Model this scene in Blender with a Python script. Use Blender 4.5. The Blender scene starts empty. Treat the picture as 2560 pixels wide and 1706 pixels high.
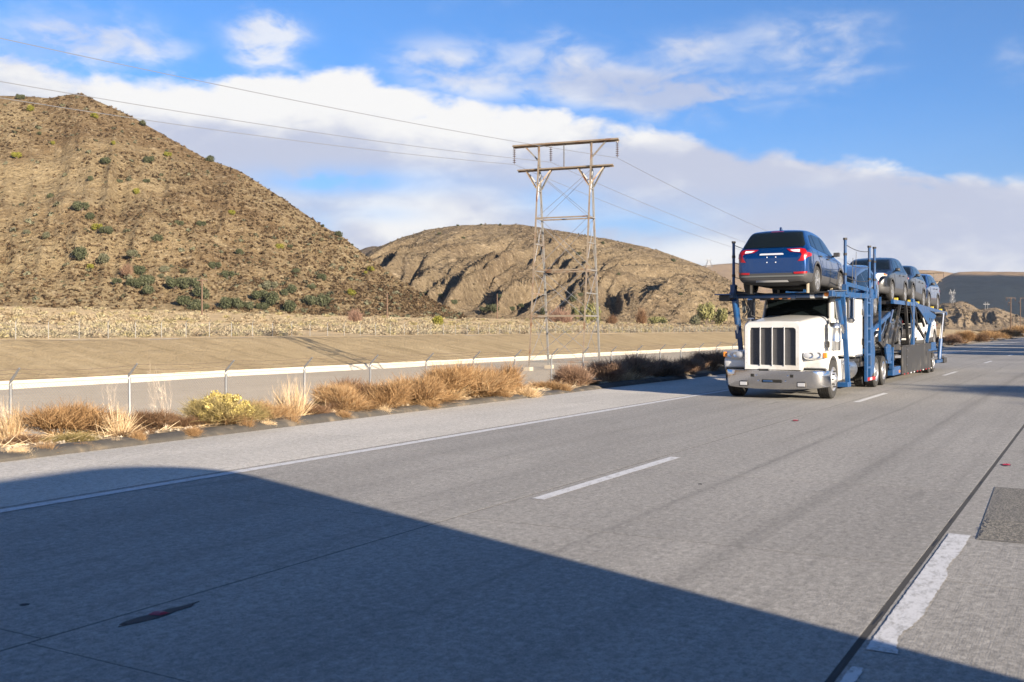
import bpy, bmesh, math, random
import numpy as np
from mathutils import Vector, Matrix
from mathutils.bvhtree import BVHTree

scene = bpy.context.scene
COL = scene.collection
R = math.radians
# ------------------------------------------------------------------ camera, world, sun, exposure
# The road runs along +Y, X is across it, the camera stands at the origin 1.6 m above the road.
TH = R(29.77)
CT, ST = math.cos(TH), math.sin(TH)
CAM_H = 1.6
cam_d = bpy.data.cameras.new('camera')
cam = bpy.data.objects.new('camera', cam_d); COL.objects.link(cam)
cam.location = (0, 0, CAM_H)
cam.rotation_euler = (R(90), 0, TH)
cam_d.sensor_width = 36; cam_d.lens = 36
cam_d.shift_y = -31 / 2560
cam_d.clip_start = 0.1; cam_d.clip_end = 20000
cam_d.dof.use_dof = True
cam_d.dof.focus_distance = 27.0
cam_d.dof.aperture_fstop = 4.0
scene.camera = cam

SUN_EL = 15.5
LIGHT = Vector((-0.928, 0.371, 0)).normalized()          # horizontal direction the light travels in
sd = bpy.data.lights.new('sun', 'SUN')
sd.energy = 5.0; sd.angle = R(0.53); sd.color = (1.0, 0.86, 0.68)
sun = bpy.data.objects.new('sun', sd); COL.objects.link(sun)
ldir = Vector((LIGHT.x * math.cos(R(SUN_EL)), LIGHT.y * math.cos(R(SUN_EL)), -math.sin(R(SUN_EL))))
sun.rotation_euler = ldir.to_track_quat('-Z', 'Y').to_euler()
sun.location = (60, -20, 60)

scene.view_settings.view_transform = 'Standard'
scene.view_settings.look = 'None'
scene.view_settings.exposure = 1.62
scene.view_settings.gamma = 1
scene.view_settings.use_curve_mapping = False


def px_ae(u, v):
    """azimuth (from +Y, to the right) and elevation in degrees of a direction"""
    r = (u - 1280) / 2560
    a = math.degrees(math.atan(r)) - 29.77
    e = math.degrees(math.atan((822 - v) / 2560 * math.cos(math.atan(r))))
    return a, e


world = bpy.data.worlds.new('World'); scene.world = world; world.use_nodes = True


class NT:
    """small helper to write node trees"""
    def __init__(s, tree):
        s.t = tree; s.n = tree.nodes; s.l = tree.links

    def node(s, typ, **kw):
        n = s.n.new(typ)
        for k, v in kw.items(): setattr(n, k, v)
        return n

    def put(s, sock, v):
        if isinstance(v, bpy.types.NodeSocket): s.l.new(v, sock)
        elif v is not None: sock.default_value = v

    def m(s, op, a, b=None, c=None, clamp=False):
        n = s.node('ShaderNodeMath', operation=op); n.use_clamp = clamp
        s.put(n.inputs[0], a)
        if b is not None: s.put(n.inputs[1], b)
        if c is not None: s.put(n.inputs[2], c)
        return n.outputs[0]

    def mix(s, f, a, b, blend='MIX'):
        n = s.node('ShaderNodeMix', data_type='RGBA', blend_type=blend)
        s.put(n.inputs[0], f)
        for i, v in ((6, a), (7, b)):
            if isinstance(v, tuple): v = (*v[:3], 1)
            s.put(n.inputs[i], v)
        return n.outputs[2]

    def step(s, x, lo, hi, a=0.0, b=1.0):
        n = s.node('ShaderNodeMapRange', interpolation_type='SMOOTHSTEP')
        s.put(n.inputs[0], x); n.inputs[1].default_value = lo; n.inputs[2].default_value = hi
        n.inputs[3].default_value = a; n.inputs[4].default_value = b
        return n.outputs[0]

    def noise(s, vec, scale, detail=4, rough=0.5, dist=0.0):
        n = s.node('ShaderNodeTexNoise')
        if vec is not None: s.l.new(vec, n.inputs['Vector'])
        n.inputs['Scale'].default_value = scale; n.inputs['Detail'].default_value = detail
        n.inputs['Roughness'].default_value = rough; n.inputs['Distortion'].default_value = dist
        return n.outputs[0]

    def vmul(s, vec, v3, add=(0, 0, 0)):
        n = s.node('ShaderNodeVectorMath', operation='MULTIPLY_ADD')
        s.put(n.inputs[0], vec); n.inputs[1].default_value = v3; n.inputs[2].default_value = add
        return n.outputs[0]

    def ramp(s, f, stops):
        n = s.node('ShaderNodeValToRGB')
        el = n.color_ramp.elements
        while len(el) < len(stops): el.new(0.5)
        for e, (p, c) in zip(el, stops):
            e.position = p; e.color = (*c, 1)
        s.put(n.inputs[0], f)
        return n.outputs[0]


def build_world():
    w = NT(world.node_tree); w.n.clear()
    out = w.node('ShaderNodeOutputWorld'); bg = w.node('ShaderNodeBackground')
    w.l.new(bg.outputs[0], out.inputs[0])
    sky = w.node('ShaderNodeTexSky', sky_type='NISHITA')
    sky.sun_disc = False
    sky.sun_elevation = R(SUN_EL)
    sky.sun_rotation = math.atan2(-LIGHT.x, -LIGHT.y)
    sky.altitude = 900; sky.air_density = 1.0; sky.dust_density = 0.3; sky.ozone_density = 2.0
    tc = w.node('ShaderNodeTexCoord')
    sep = w.node('ShaderNodeSeparateXYZ'); w.l.new(tc.outputs['Generated'], sep.inputs[0])
    az = w.m('MULTIPLY', w.m('ARCTAN2', sep.outputs[0], sep.outputs[1]), 57.2958)
    el = w.m('MULTIPLY', w.m('ARCSINE', sep.outputs[2]), 57.2958)
    cmb = w.node('ShaderNodeCombineXYZ'); w.put(cmb.inputs[0], az); w.put(cmb.inputs[1], el); cmb.inputs[2].default_value = 3.7
    p = cmb.outputs[0]
    n1 = w.noise(w.vmul(p, (.10, .20, 1)), 1, 8, .56, .25)
    n2 = w.noise(w.vmul(p, (.22, .42, 1), (5.1, 2.2, 4)), 1, 9, .55, .3)
    n3 = w.noise(w.vmul(p, (.07, .16, 1), (1.3, 7.7, 9)), 1, 5, .5)
    n5 = w.noise(w.vmul(p, (.34, .75, 1), (2.3, 1.7, 5)), 1, 8, .58, .5)

    def blob(u, v, ru, rv):
        a0, e0 = px_ae(u, v)
        dx = w.m('MULTIPLY', w.m('SUBTRACT', az, a0), 1 / (ru / 2560 * 52))
        dy = w.m('MULTIPLY', w.m('SUBTRACT', el, e0), 1 / (rv / 2560 * 52))
        q = w.m('MULTIPLY_ADD', dx, dx, w.m('MULTIPLY', dy, dy))
        return w.m('EXPONENT', w.m('MULTIPLY', q, -1.0))

    def total(items):
        s = None
        for it in items:
            b = w.m('MULTIPLY', blob(*it[:4]), it[4])
            s = b if s is None else w.m('ADD', s, b)
        return s
    # upper edge of the long cloud bank
    fc = w.node('ShaderNodeFloatCurve')
    pts = [(-300, 150), (0, 160), (250, 185), (480, 195), (760, 190), (960, 205), (1150, 250), (1350, 290), (1620, 325), (1850, 350), (2150, 395), (2350, 430), (2560, 452)]
    cu = fc.mapping.curves[0]
    pp = [((px_ae(u, v)[0] + 65) / 70, px_ae(u, v)[1] / 20) for u, v in pts]
    cu.points[0].location = pp[0]; cu.points[1].location = pp[-1]
    for q in pp[1:-1]: cu.points.new(*q)
    fc.mapping.update()
    w.put(fc.inputs[1], w.m('MULTIPLY', w.m('ADD', az, 65.0), 1 / 70, clamp=True))
    edge = w.m('MULTIPLY', fc.outputs[0], 20.0)
    d = w.m('SUBTRACT', edge, el)
    dn = w.m('ADD', w.m('ADD', d, w.m('MULTIPLY', w.m('SUBTRACT', n2, .5), 4.4)), w.m('MULTIPLY', w.m('SUBTRACT', n1, .5), 3.0))
    bank = w.step(dn, -.25, .70)
    gaps = total([(820, 455, 170, 34, .95), (1010, 455, 330, 40, .40), (960, 535, 120, 25, .35), (1570, 570, 210, 50, .95), (1400, 500, 140, 40, .7), (780, 560, 70, 50, .5), (1900, 500, 250, 40, .25)])
    bank = w.m('SUBTRACT', bank, w.m('MULTIPLY', gaps, w.step(n2, .22, .55)), clamp=True)
    # loose puffs above the bank
    puff = total([(210, 95, 190, 75, 1.0), (400, 130, 100, 40, .5), (650, 65, 85, 55, 1.0), (690, 120, 85, 70, 1.15), (620, 150, 50, 40, .6), (60, 170, 130, 50, .7),
                  (1080, 160, 130, 55, .65), (1180, 215, 150, 45, .75), (1420, 170, 130, 60, .6), (1520, 220, 190, 50, .9), (1720, 120, 90, 40, .7), (1700, 240, 170, 60, .85),
                  (1980, 120, 200, 80, .42), (2120, 170, 150, 70, .40), (1300, 130, 330, 70, .35), (1800, 260, 300, 60, .35), (2050, 60, 260, 50, .3), (1390, 75, 60, 30, .4), (2540, 150, 60, 60, .4)])
    dens = w.m('MULTIPLY', puff, w.m('MULTIPLY_ADD', w.step(w.m('MULTIPLY_ADD', n5, .45, w.m('MULTIPLY', n2, .55)), .36, .64), 1.15, .10))
    pd = w.step(dens, .02, 1.15)
    # faint haze of thin cloud elsewhere, so that the sky outside the frame goes on alike
    thin = w.m('MULTIPLY', w.step(n1, .56, .80), .30)
    cov = w.m('MAXIMUM', w.m('MAXIMUM', bank, w.m('MULTIPLY', pd, .80)), thin)
    # light and dark parts of the cloud
    lit = w.m('EXPONENT', w.m('MULTIPLY', w.m('MAXIMUM', d, 0.0), -.20))
    white = total([(760, 260, 420, 90, .55), (1150, 320, 260, 70, .45), (1010, 555, 190, 60, .75), (1760, 630, 150, 40, .65), (420, 230, 260, 60, .35), (700, 100, 90, 90, .4), (2320, 425, 160, 20, .25)])
    grey = total([(560, 350, 330, 60, .45), (900, 400, 300, 50, .35), (1560, 430, 420, 70, .55), (2250, 520, 420, 80, .60), (1950, 380, 300, 50, .25), (1700, 240, 200, 70, .35), (1500, 210, 200, 50, .25)])
    br = w.m('ADD', w.m('MULTIPLY', lit, .55), w.m('SUBTRACT', white, grey))
    br = w.m('ADD', br, w.m('MULTIPLY', w.m('SUBTRACT', n2, .5), 1.3))
    br = w.m('ADD', br, w.m('MULTIPLY', w.m('SUBTRACT', n5, .5), 1.1))
    br = w.m('ADD', br, w.m('MULTIPLY', w.m('SUBTRACT', n3, .5), .7))
    br = w.m('SUBTRACT', br, w.m('MULTIPLY', w.m('MULTIPLY', pd, w.step(d, .6, -.8)), .30))
    f = w.step(br, -.12, .80)
    cc = w.mix(f, (3.6, 3.9, 4.9), (6.3, 6.25, 6.2))
    skyc = w.mix(1.0, sky.outputs[0], (.47, .83, 1.25), 'MULTIPLY')
    low = w.step(el, 3.0, 22.0)
    skyc = w.mix(1.0, skyc, w.mix(low, (.72, .84, .92), (1, 1, 1)), 'MULTIPLY')
    skyc = w.mix(w.step(el, 13.0, 3.0, 0.0, .55), skyc, (2.7, 3.7, 5.3))
    fin = w.mix(cov, skyc, cc)
    w.l.new(fin, bg.inputs[0])
    bg.inputs[1].default_value = 0.05


build_world()

# ------------------------------------------------------------------ helpers: tagging, meshes, materials
def tag(o, label=None, cat=None, group=None, kind=None):
    if label: o['label'] = label
    if cat: o['category'] = cat
    if group: o['group'] = group
    if kind: o['kind'] = kind
    return o


def thing(name, label, cat, loc=(0, 0, 0), group=None):
    o = bpy.data.objects.new(name, None); COL.objects.link(o)
    o.location = loc; o.empty_display_size = .2
    return tag(o, label, cat, group)


def wloc(o):
    v = Vector((0, 0, 0))
    while o is not None:
        v += o.location; o = o.parent
    return v


def link(name, me, mat=None, parent=None):
    o = bpy.data.objects.new(name, me); COL.objects.link(o)
    if mat is not None and not me.materials: me.materials.append(mat)
    if parent is not None: o.parent = parent
    return o


def dup(o, parent=None):
    c = o.copy(); COL.objects.link(c)
    if parent is not None: c.parent = parent
    for ch in list(o.children): dup(ch, c)
    return c


def np_mesh(name, verts, faces, smooth=False):
    verts = np.asarray(verts, dtype=np.float32); faces = np.asarray(faces, dtype=np.int32)
    k = faces.shape[1]
    me = bpy.data.meshes.new(name)
    me.vertices.add(len(verts)); me.vertices.foreach_set('co', verts.ravel())
    me.loops.add(faces.size); me.loops.foreach_set('vertex_index', faces.ravel())
    me.polygons.add(len(faces))
    me.polygons.foreach_set('loop_start', np.arange(0, faces.size, k, dtype=np.int32))
    me.polygons.foreach_set('loop_total', np.full(len(faces), k, dtype=np.int32))
    if smooth: me.polygons.foreach_set('use_smooth', np.ones(len(faces), dtype=bool))
    me.update(calc_edges=True); me.validate()
    return me


class MB:
    """collects shapes in world coordinates, then links them as one mesh object"""
    def __init__(s): s.v = []; s.f = []

    def add(s, vs, fs):
        b = len(s.v); s.v += [tuple(v) for v in vs]; s.f += [tuple(i + b for i in f) for f in fs]; return s

    def box(s, x0, x1, y0, y1, z0, z1):
        return s.add([(x0, y0, z0), (x1, y0, z0), (x1, y1, z0), (x0, y1, z0), (x0, y0, z1), (x1, y0, z1), (x1, y1, z1), (x0, y1, z1)],
                     [(0, 3, 2, 1), (4, 5, 6, 7), (0, 1, 5, 4), (1, 2, 6, 5), (2, 3, 7, 6), (3, 0, 4, 7)])

    def beam(s, p, q, w, h=None, up=(0, 0, 1)):
        h = h or w; p = Vector(p); q = Vector(q); d = (q - p).normalized(); u = Vector(up)
        if abs(d.dot(u)) > .98: u = Vector((0, 1, 0))
        a = d.cross(u).normalized() * w / 2; b = a.cross(d).normalized() * h / 2
        vs = [p - a - b, p + a - b, p + a + b, p - a + b, q - a - b, q + a - b, q + a + b, q - a + b]
        return s.add(vs, [(0, 1, 2, 3), (7, 6, 5, 4), (4, 5, 1, 0), (5, 6, 2, 1), (6, 7, 3, 2), (7, 4, 0, 3)])

    def angle(s, p, q, w, t=.012, up=(0, 0, 1), flip=1):
        """rolled angle iron: two thin flanges"""
        p = Vector(p); q = Vector(q); d = (q - p).normalized(); u = Vector(up)
        if abs(d.dot(u)) > .98: u = Vector((0, 1, 0))
        a = d.cross(u).normalized(); b = a.cross(d).normalized() * flip
        s.beam(p + a * w / 2, q + a * w / 2, w, t, b)
        s.beam(p + b * w / 2 - a * t * .6, q + b * w / 2 - a * t * .6, t, w, b)
        return s

    def tube(s, pts, r, n=8, caps=True):
        pts = [Vector(p) for p in pts]; rs = r if isinstance(r, (list, tuple)) else [r] * len(pts)
        vs = []; fs = []
        for i, p in enumerate(pts):
            d = (pts[min(i + 1, len(pts) - 1)] - pts[max(i - 1, 0)]).normalized()
            u = Vector((0, 0, 1)) if abs(d.z) < .95 else Vector((0, 1, 0))
            a = d.cross(u).normalized(); b = a.cross(d)
            for k in range(n):
                t = 2 * math.pi * k / n
                vs.append(p + (a * math.cos(t) + b * math.sin(t)) * rs[i])
        for i in range(len(pts) - 1):
            for k in range(n):
                k2 = (k + 1) % n
                fs.append((i * n + k, i * n + k2, (i + 1) * n + k2, (i + 1) * n + k))
        if caps:
            fs.append(tuple(reversed(range(n)))); fs.append(tuple((len(pts) - 1) * n + k for k in range(n)))
        return s.add(vs, [f[::-1] for f in fs])

    def lathe(s, c, axis, prof, n=24):
        """prof: (radius, offset along axis)"""
        c = Vector(c); ax = Vector(axis).normalized()
        u = Vector((0, 0, 1)) if abs(ax.z) < .9 else Vector((0, 1, 0))
        a = ax.cross(u).normalized(); b = ax.cross(a)
        vs = []; fs = []
        for (r, h) in prof:
            for k in range(n):
                t = 2 * math.pi * k / n
                vs.append(c + ax * h + (a * math.cos(t) + b * math.sin(t)) * max(r, 1e-4))
        for i in range(len(prof) - 1):
            for k in range(n):
                k2 = (k + 1) % n
                fs.append((i * n + k, i * n + k2, (i + 1) * n + k2, (i + 1) * n + k))
        return s.add(vs, fs)

    def prism(s, poly, axis, a, b):
        """poly in the two other axes (x: (y,z); y: (x,z); z: (x,y)), extruded from a to b"""
        def P(q, t): return {'x': (t, q[0], q[1]), 'y': (q[0], t, q[1]), 'z': (q[0], q[1], t)}[axis]
        n = len(poly)
        vs = [P(q, a) for q in poly] + [P(q, b) for q in poly]
        fs = [tuple(range(n)), tuple(reversed(range(n, 2 * n)))] + [(i + n, (i + 1) % n + n, (i + 1) % n, i) for i in range(n)]
        return s.add(vs, fs)

    def loft(s, rings, close=True, caps=True):
        n = len(rings[0]); vs = [p for r in rings for p in r]; fs = []
        for i in range(len(rings) - 1):
            for k in range(n if close else n - 1):
                k2 = (k + 1) % n
                fs.append((i * n + k, i * n + k2, (i + 1) * n + k2, (i + 1) * n + k))
        if caps:
            fs.append(tuple(reversed(range(n)))); fs.append(tuple((len(rings) - 1) * n + k for k in range(n)))
        return s.add(vs, fs)

    def mesh(s, name, off=Vector((0, 0, 0)), angle=35, fix=True):
        me = bpy.data.meshes.new(name)
        me.from_pydata([(v[0] - off.x, v[1] - off.y, v[2] - off.z) for v in s.v], [], s.f)
        if fix:
            bm = bmesh.new(); bm.from_mesh(me); bmesh.ops.recalc_face_normals(bm, faces=bm.faces); bm.to_mesh(me); bm.free()
        me.polygons.foreach_set('use_smooth', [True] * len(me.polygons))
        me.set_sharp_from_angle(angle=R(angle))
        me.update()
        return me

    def build(s, name, mat, parent=None, bevel=0, seg=2, angle=35, fix=True):
        off = wloc(parent) if parent is not None else Vector((0, 0, 0))
        o = link(name, s.mesh(name, off, angle, fix), mat, parent)
        if bevel:
            b = o.modifiers.new('bevel', 'BEVEL'); b.width = bevel; b.segments = seg; b.limit_method = 'ANGLE'; b.angle_limit = R(40)
            b.harden_normals = True
        return o


def one(label, cat, group=None):
    return dict(label=label, cat=cat, group=group)


def mat(name, col, rough=.5, metal=0., coat=0., var=.0, vscale=8., spec=.5, bump=0., bscale=40., dirt=None, dscale=3., alpha=None, trans=0.):
    m = bpy.data.materials.new(name); m.use_nodes = True
    w = NT(m.node_tree); b = w.n['Principled BSDF']
    b.inputs['Roughness'].default_value = rough; b.inputs['Metallic'].default_value = metal
    b.inputs['Coat Weight'].default_value = coat; b.inputs['Coat Roughness'].default_value = .03
    b.inputs['Specular IOR Level'].default_value = spec
    b.inputs['Transmission Weight'].default_value = trans
    c = (*col, 1)
    b.inputs['Base Color'].default_value = c
    m.diffuse_color = c
    if var or bump or dirt:
        tc = w.node('ShaderNodeTexCoord'); o = tc.outputs['Object']
        cs = None
        if var:
            n = w.noise(o, vscale, 5, .6)
            cs = w.mix(n, tuple(x * (1 - var) for x in col), tuple(min(1, x * (1 + var)) for x in col))
        if dirt:
            n = w.step(w.noise(o, dscale, 6, .65), .48, .7)
            cs = w.mix(n, cs if cs is not None else tuple(col), dirt)
            w.l.new(w.m('ADD', w.m('MULTIPLY', n, .3), rough, clamp=True), b.inputs['Roughness'])
        if cs is not None: w.l.new(cs, b.inputs['Base Color'])
        if bump:
            bn = w.node('ShaderNodeBump'); bn.inputs['Strength'].default_value = bump; bn.inputs['Distance'].default_value = .01
            w.l.new(w.noise(o, bscale, 4, .6), bn.inputs['Height']); w.l.new(bn.outputs[0], b.inputs['Normal'])
    return m


def plant_mat(name, stops, rough=.8, island=True, trans=.25):
    m = bpy.data.materials.new(name); m.use_nodes = True
    w = NT(m.node_tree); b = w.n['Principled BSDF']
    b.inputs['Roughness'].default_value = rough; b.inputs['Specular IOR Level'].default_value = .15
    oi = w.node('ShaderNodeObjectInfo'); g = w.node('ShaderNodeNewGeometry')
    r = g.outputs['Random Per Island'] if island else oi.outputs['Random']
    f = w.m('ADD', w.m('MULTIPLY', r, .75), w.m('MULTIPLY', oi.outputs['Random'], .25))
    c = w.ramp(f, stops)
    w.l.new(c, b.inputs['Base Color'])
    tr = w.node('ShaderNodeBsdfTranslucent'); w.l.new(c, tr.inputs[0])
    mx = w.node('ShaderNodeMixShader'); mx.inputs[0].default_value = trans
    w.l.new(b.outputs[0], mx.inputs[1]); w.l.new(tr.outputs[0], mx.inputs[2])
    w.l.new(mx.outputs[0], w.n['Material Output'].inputs[0])
    return m


# ------------------------------------------------------------------ numpy noise
def _h(ix, iy, s):
    h = (ix * 374761393 + iy * 668265263 + s * 982451653) & 0xFFFFFFFF
    h = ((h ^ (h >> 13)) * 1274126177) & 0xFFFFFFFF
    return ((h ^ (h >> 16)) & 0xFFFFFF) / 0xFFFFFF


def vnoise(x, y, s=0):
    x = np.asarray(x, float); y = np.asarray(y, float)
    ix = np.floor(x).astype(np.int64); iy = np.floor(y).astype(np.int64)
    fx = x - ix; fy = y - iy
    fx = fx * fx * fx * (fx * (fx * 6 - 15) + 10); fy = fy * fy * fy * (fy * (fy * 6 - 15) + 10)
    a = _h(ix, iy, s); b = _h(ix + 1, iy, s); c = _h(ix, iy + 1, s); d = _h(ix + 1, iy + 1, s)
    return (a + (b - a) * fx) * (1 - fy) + (c + (d - c) * fx) * fy


def fbm(x, y, o=5, s=0, g=.5):
    t = 0; a = 1; n = 0
    for i in range(o):
        t = t + a * vnoise(x * 2 ** i + i * 17.3, y * 2 ** i - i * 9.1, s + i); n += a; a *= g
    return t / n - .5


def ridged(x, y, o=4, s=0, g=.5):
    t = 0; a = 1; n = 0
    for i in range(o):
        t = t + a * (1 - np.abs(2 * vnoise(x * 2 ** i + i * 3.3, y * 2 ** i + i * 7.7, s + i) - 1)); n += a; a *= g
    return t / n


rng = np.random.default_rng(7)
rnd = random.Random(11)

# ------------------------------------------------------------------ materials
def ground_mat(name, c_lo, c_hi, speck, scale=.8, bump=.6, streak=None, far=True, pebble=30., bd=.03):
    m = bpy.data.materials.new(name); m.use_nodes = True
    w = NT(m.node_tree); b = w.n['Principled BSDF']
    g = w.node('ShaderNodeNewGeometry'); p = g.outputs['Position']
    b.inputs['Roughness'].default_value = .92; b.inputs['Specular IOR Level'].default_value = .1
    n1 = w.noise(p, scale * .22, 4, .6); n2 = w.noise(p, scale * 2.2, 6, .65); n3 = w.noise(p, pebble, 3, .7)
    f = w.m('ADD', w.m('MULTIPLY', n1, .5), w.m('MULTIPLY', n2, .5))
    c = w.mix(w.step(f, .34, .66), c_lo, c_hi)
    c = w.mix(w.m('MULTIPLY', w.step(n3, .55, .75), .7), c, speck)
    c = w.mix(w.m('MULTIPLY', w.step(n3, .45, .25), .45), c, tuple(x * .55 for x in c_lo))
    if streak:
        ns = w.noise(w.vmul(p, streak), 1, 5, .6)
        c = w.mix(w.m('MULTIPLY', w.step(ns, .5, .68), .5), c, tuple(x * .70 for x in c_lo))
        c = w.mix(w.m('MULTIPLY', w.step(ns, .48, .3), .35), c, speck)
    w.l.new(c, b.inputs['Base Color'])
    bn = w.node('ShaderNodeBump'); bn.inputs['Strength'].default_value = bump; bn.inputs['Distance'].default_value = bd
    w.l.new(w.m('ADD', n3, w.m('MULTIPLY', n2, 1.5)), bn.inputs['Height']); w.l.new(bn.outputs[0], b.inputs['Normal'])
    return m


def concrete_mat(name, base=(.275, .262, .238), lanes=True, tint=.06):
    m = bpy.data.materials.new(name); m.use_nodes = True
    w = NT(m.node_tree); b = w.n['Principled BSDF']
    g = w.node('ShaderNodeNewGeometry'); p = g.outputs['Position']; oi = w.node('ShaderNodeObjectInfo')
    sep = w.node('ShaderNodeSeparateXYZ'); w.l.new(p, sep.inputs[0]); X = sep.outputs[0]
    big = w.noise(w.vmul(p, (.8, .16, 1)), 1, 5, .6)
    med = w.noise(p, 2.2, 5, .65)
    agg = w.noise(p, 38, 3, .75)
    blot = w.noise(w.vmul(p, (1, .6, 1), (4, 4, 1)), 11, 5, .8)
    agg2 = w.noise(w.vmul(p, (1, 1, 1), (3, 8, 1)), 95, 2, .7)
    agg3 = w.noise(w.vmul(p, (1, .7, 1), (1, 5, 2)), 21, 2, .6)
    c = w.mix(w.step(big, .3, .7), tuple(x * .86 for x in base), tuple(x * 1.10 for x in base))
    c = w.mix(w.m('MULTIPLY', w.step(med, .5, .75), .30), c, tuple(x * .72 for x in base))
    c = w.mix(w.m('MULTIPLY', w.step(blot, .50, .62), .5), c, tuple(x * .58 for x in base))
    c = w.mix(w.m('MULTIPLY', w.step(blot, .46, .32), .35), c, tuple(min(.6, x * 1.35) for x in base))
    c = w.mix(w.m('MULTIPLY', w.step(agg, .51, .60), .62), c, tuple(x * .48 for x in base))
    c = w.mix(w.m('MULTIPLY', w.step(agg2, .55, .66), .7), c, tuple(min(.62, x * 1.6) for x in base))
    c = w.mix(w.m('MULTIPLY', w.step(agg2, .40, .25), .5), c, tuple(x * .45 for x in base))
    c = w.mix(w.m('MULTIPLY', w.step(agg3, .52, .66), .42), c, tuple(x * .50 for x in base))
    c = w.mix(w.m('MULTIPLY', w.step(agg3, .46, .32), .40), c, tuple(min(.6, x * 1.55) for x in base))
    if lanes:
        wob = w.m('MULTIPLY', w.m('SUBTRACT', w.noise(w.vmul(p, (0, .05, 0)), 1, 3, .6), .5), .5)
        xw = w.m('ADD', X, wob)
        dk = None
        for (x0, s, k) in ((-2.28, .16, .34), (-1.75, .30, .12), (-3.42, .05, .30), (-3.75, .42, .10), (-5.55, .38, .18), (-6.5, .22, .22), (-7.35, .36, .20), (-5.05, .06, .15), (-1.3, .12, .15)):
            t = w.m('MULTIPLY', w.m('SUBTRACT', xw, x0), 1 / s)
            e = w.m('MULTIPLY', w.m('EXPONENT', w.m('MULTIPLY', w.m('MULTIPLY', t, t), -1)), k)
            dk = e if dk is None else w.m('ADD', dk, e)
        st = w.noise(w.vmul(p, (5.5, .10, 1)), 1, 6, .6)
        dk = w.m('ADD', w.m('MULTIPLY', dk, w.step(st, .25, .65)), w.m('MULTIPLY', w.step(st, .56, .74), .16))
        sk = w.noise(w.vmul(p, (2.2, .30, 1), (9, 2, 0)), 1, 4, .55)
        dk = w.m('ADD', dk, w.m('MULTIPLY', w.step(sk, .64, .73), .38))
        c = w.mix(dk, c, tuple(x * .36 for x in base))
    rr = w.m('MULTIPLY_ADD', oi.outputs['Random'], tint * 2, 1 - tint)
    vm = w.node('ShaderNodeVectorMath', operation='SCALE'); w.l.new(c, vm.inputs[0]); w.put(vm.inputs['Scale'], rr)
    w.l.new(vm.outputs[0], b.inputs['Base Color'])
    b.inputs['Roughness'].default_value = .78; b.inputs['Specular IOR Level'].default_value = .25
    bn = w.node('ShaderNodeBump'); bn.inputs['Strength'].default_value = .35; bn.inputs['Distance'].default_value = .006
    gr = w.noise(w.vmul(p, (120, 1.2, 1)), 1, 2, .5)
    w.l.new(w.m('ADD', w.m('ADD', agg, agg2), w.m('MULTIPLY', gr, .6)), bn.inputs['Height']); w.l.new(bn.outputs[0], b.inputs['Normal'])
    return m


def paint_mat(name, wear=.5):
    m = bpy.data.materials.new(name); m.use_nodes = True
    w = NT(m.node_tree); b = w.n['Principled BSDF']
    g = w.node('ShaderNodeNewGeometry'); p = g.outputs['Position']
    n = w.noise(w.vmul(p, (1, .5, 1)), 16, 6, .7); n2 = w.noise(p, 70, 3, .7)
    f = w.m('ADD', w.m('MULTIPLY', n, .6), w.m('MULTIPLY', n2, .4))
    c = w.mix(w.step(f, wear - .06, wear + .1), (.52, .52, .52), (.25, .245, .23))
    w.l.new(c, b.inputs['Base Color']); b.inputs['Roughness'].default_value = .65
    bn = w.node('ShaderNodeBump'); bn.inputs['Strength'].default_value = .4; bn.inputs['Distance'].default_value = .004
    w.l.new(f, bn.inputs['Height']); w.l.new(bn.outputs[0], b.inputs['Normal'])
    return m


M = {}
M['concrete'] = concrete_mat('concrete_lanes')
M['shoulder'] = concrete_mat('concrete_shoulder', (.47, .44, .385), lanes=False)
M['road_bed'] = mat('road_bed', (.03, .029, .028), .95)
M['sealant'] = mat('joint_sealant', (.007, .007, .008), .7)
M['line'] = paint_mat('road_paint', .545)
M['line_worn'] = paint_mat('worn_road_paint', .53)
M['asphalt'] = mat('asphalt_kerb', (.058, .052, .044), .9, var=.5, vscale=9, bump=.9, bscale=60, dirt=(.15, .12, .085), dscale=2.2)
M['verge'] = ground_mat('verge_soil', (.24, .185, .125), (.36, .295, .21), (.50, .43, .33), 2.0, .8, pebble=45)
M['gravel'] = ground_mat('gravel_track', (.43, .355, .255), (.50, .42, .31), (.54, .47, .37), .35, .22, pebble=9, bd=.05)
M['lining'] = ground_mat('canal_concrete', (.50, .435, .335), (.57, .505, .40), (.60, .55, .46), .4, .15, pebble=6)
M['bank'] = ground_mat('bank_soil', (.27, .205, .115), (.34, .265, .155), (.42, .335, .215), .30, .9, streak=(.14, .55, .14), pebble=4.5, bd=.16)
M['field'] = ground_mat('field_soil', (.42, .305, .165), (.54, .41, .235), (.60, .48, .31), .16, .8, pebble=1.4, bd=.25)
M['steel'] = mat('galvanised_steel', (.27, .275, .28), .5, .6, var=.3, vscale=14)
M['far_post'] = mat('dull_fence_steel', (.20, .20, .195), .6, .4)
M['rust_steel'] = mat('weathered_tower_steel', (.24, .195, .145), .62, .35, var=.3, vscale=3, dirt=(.15, .062, .022), dscale=.9)
M['grey_steel'] = mat('pale_tower_steel', (.25, .245, .23), .5, .5, var=.25, vscale=3, dirt=(.26, .15, .08), dscale=.7)
M['wire'] = mat('conductor', (.30, .31, .33), .4, .7)
M['wire_dark'] = mat('barbed_wire', (.16, .12, .09), .7, .4)
M['porcelain'] = mat('brown_porcelain', (.05, .028, .02), .25, coat=.5)
M['wood'] = mat('pole_wood', (.115, .072, .047), .85, var=.4, vscale=6)
M['footing'] = mat('footing_concrete', (.42, .36, .27), .9, var=.2)
M['far_steel'] = mat('far_tower_steel', (.20, .20, .205), .5, .4)
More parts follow.
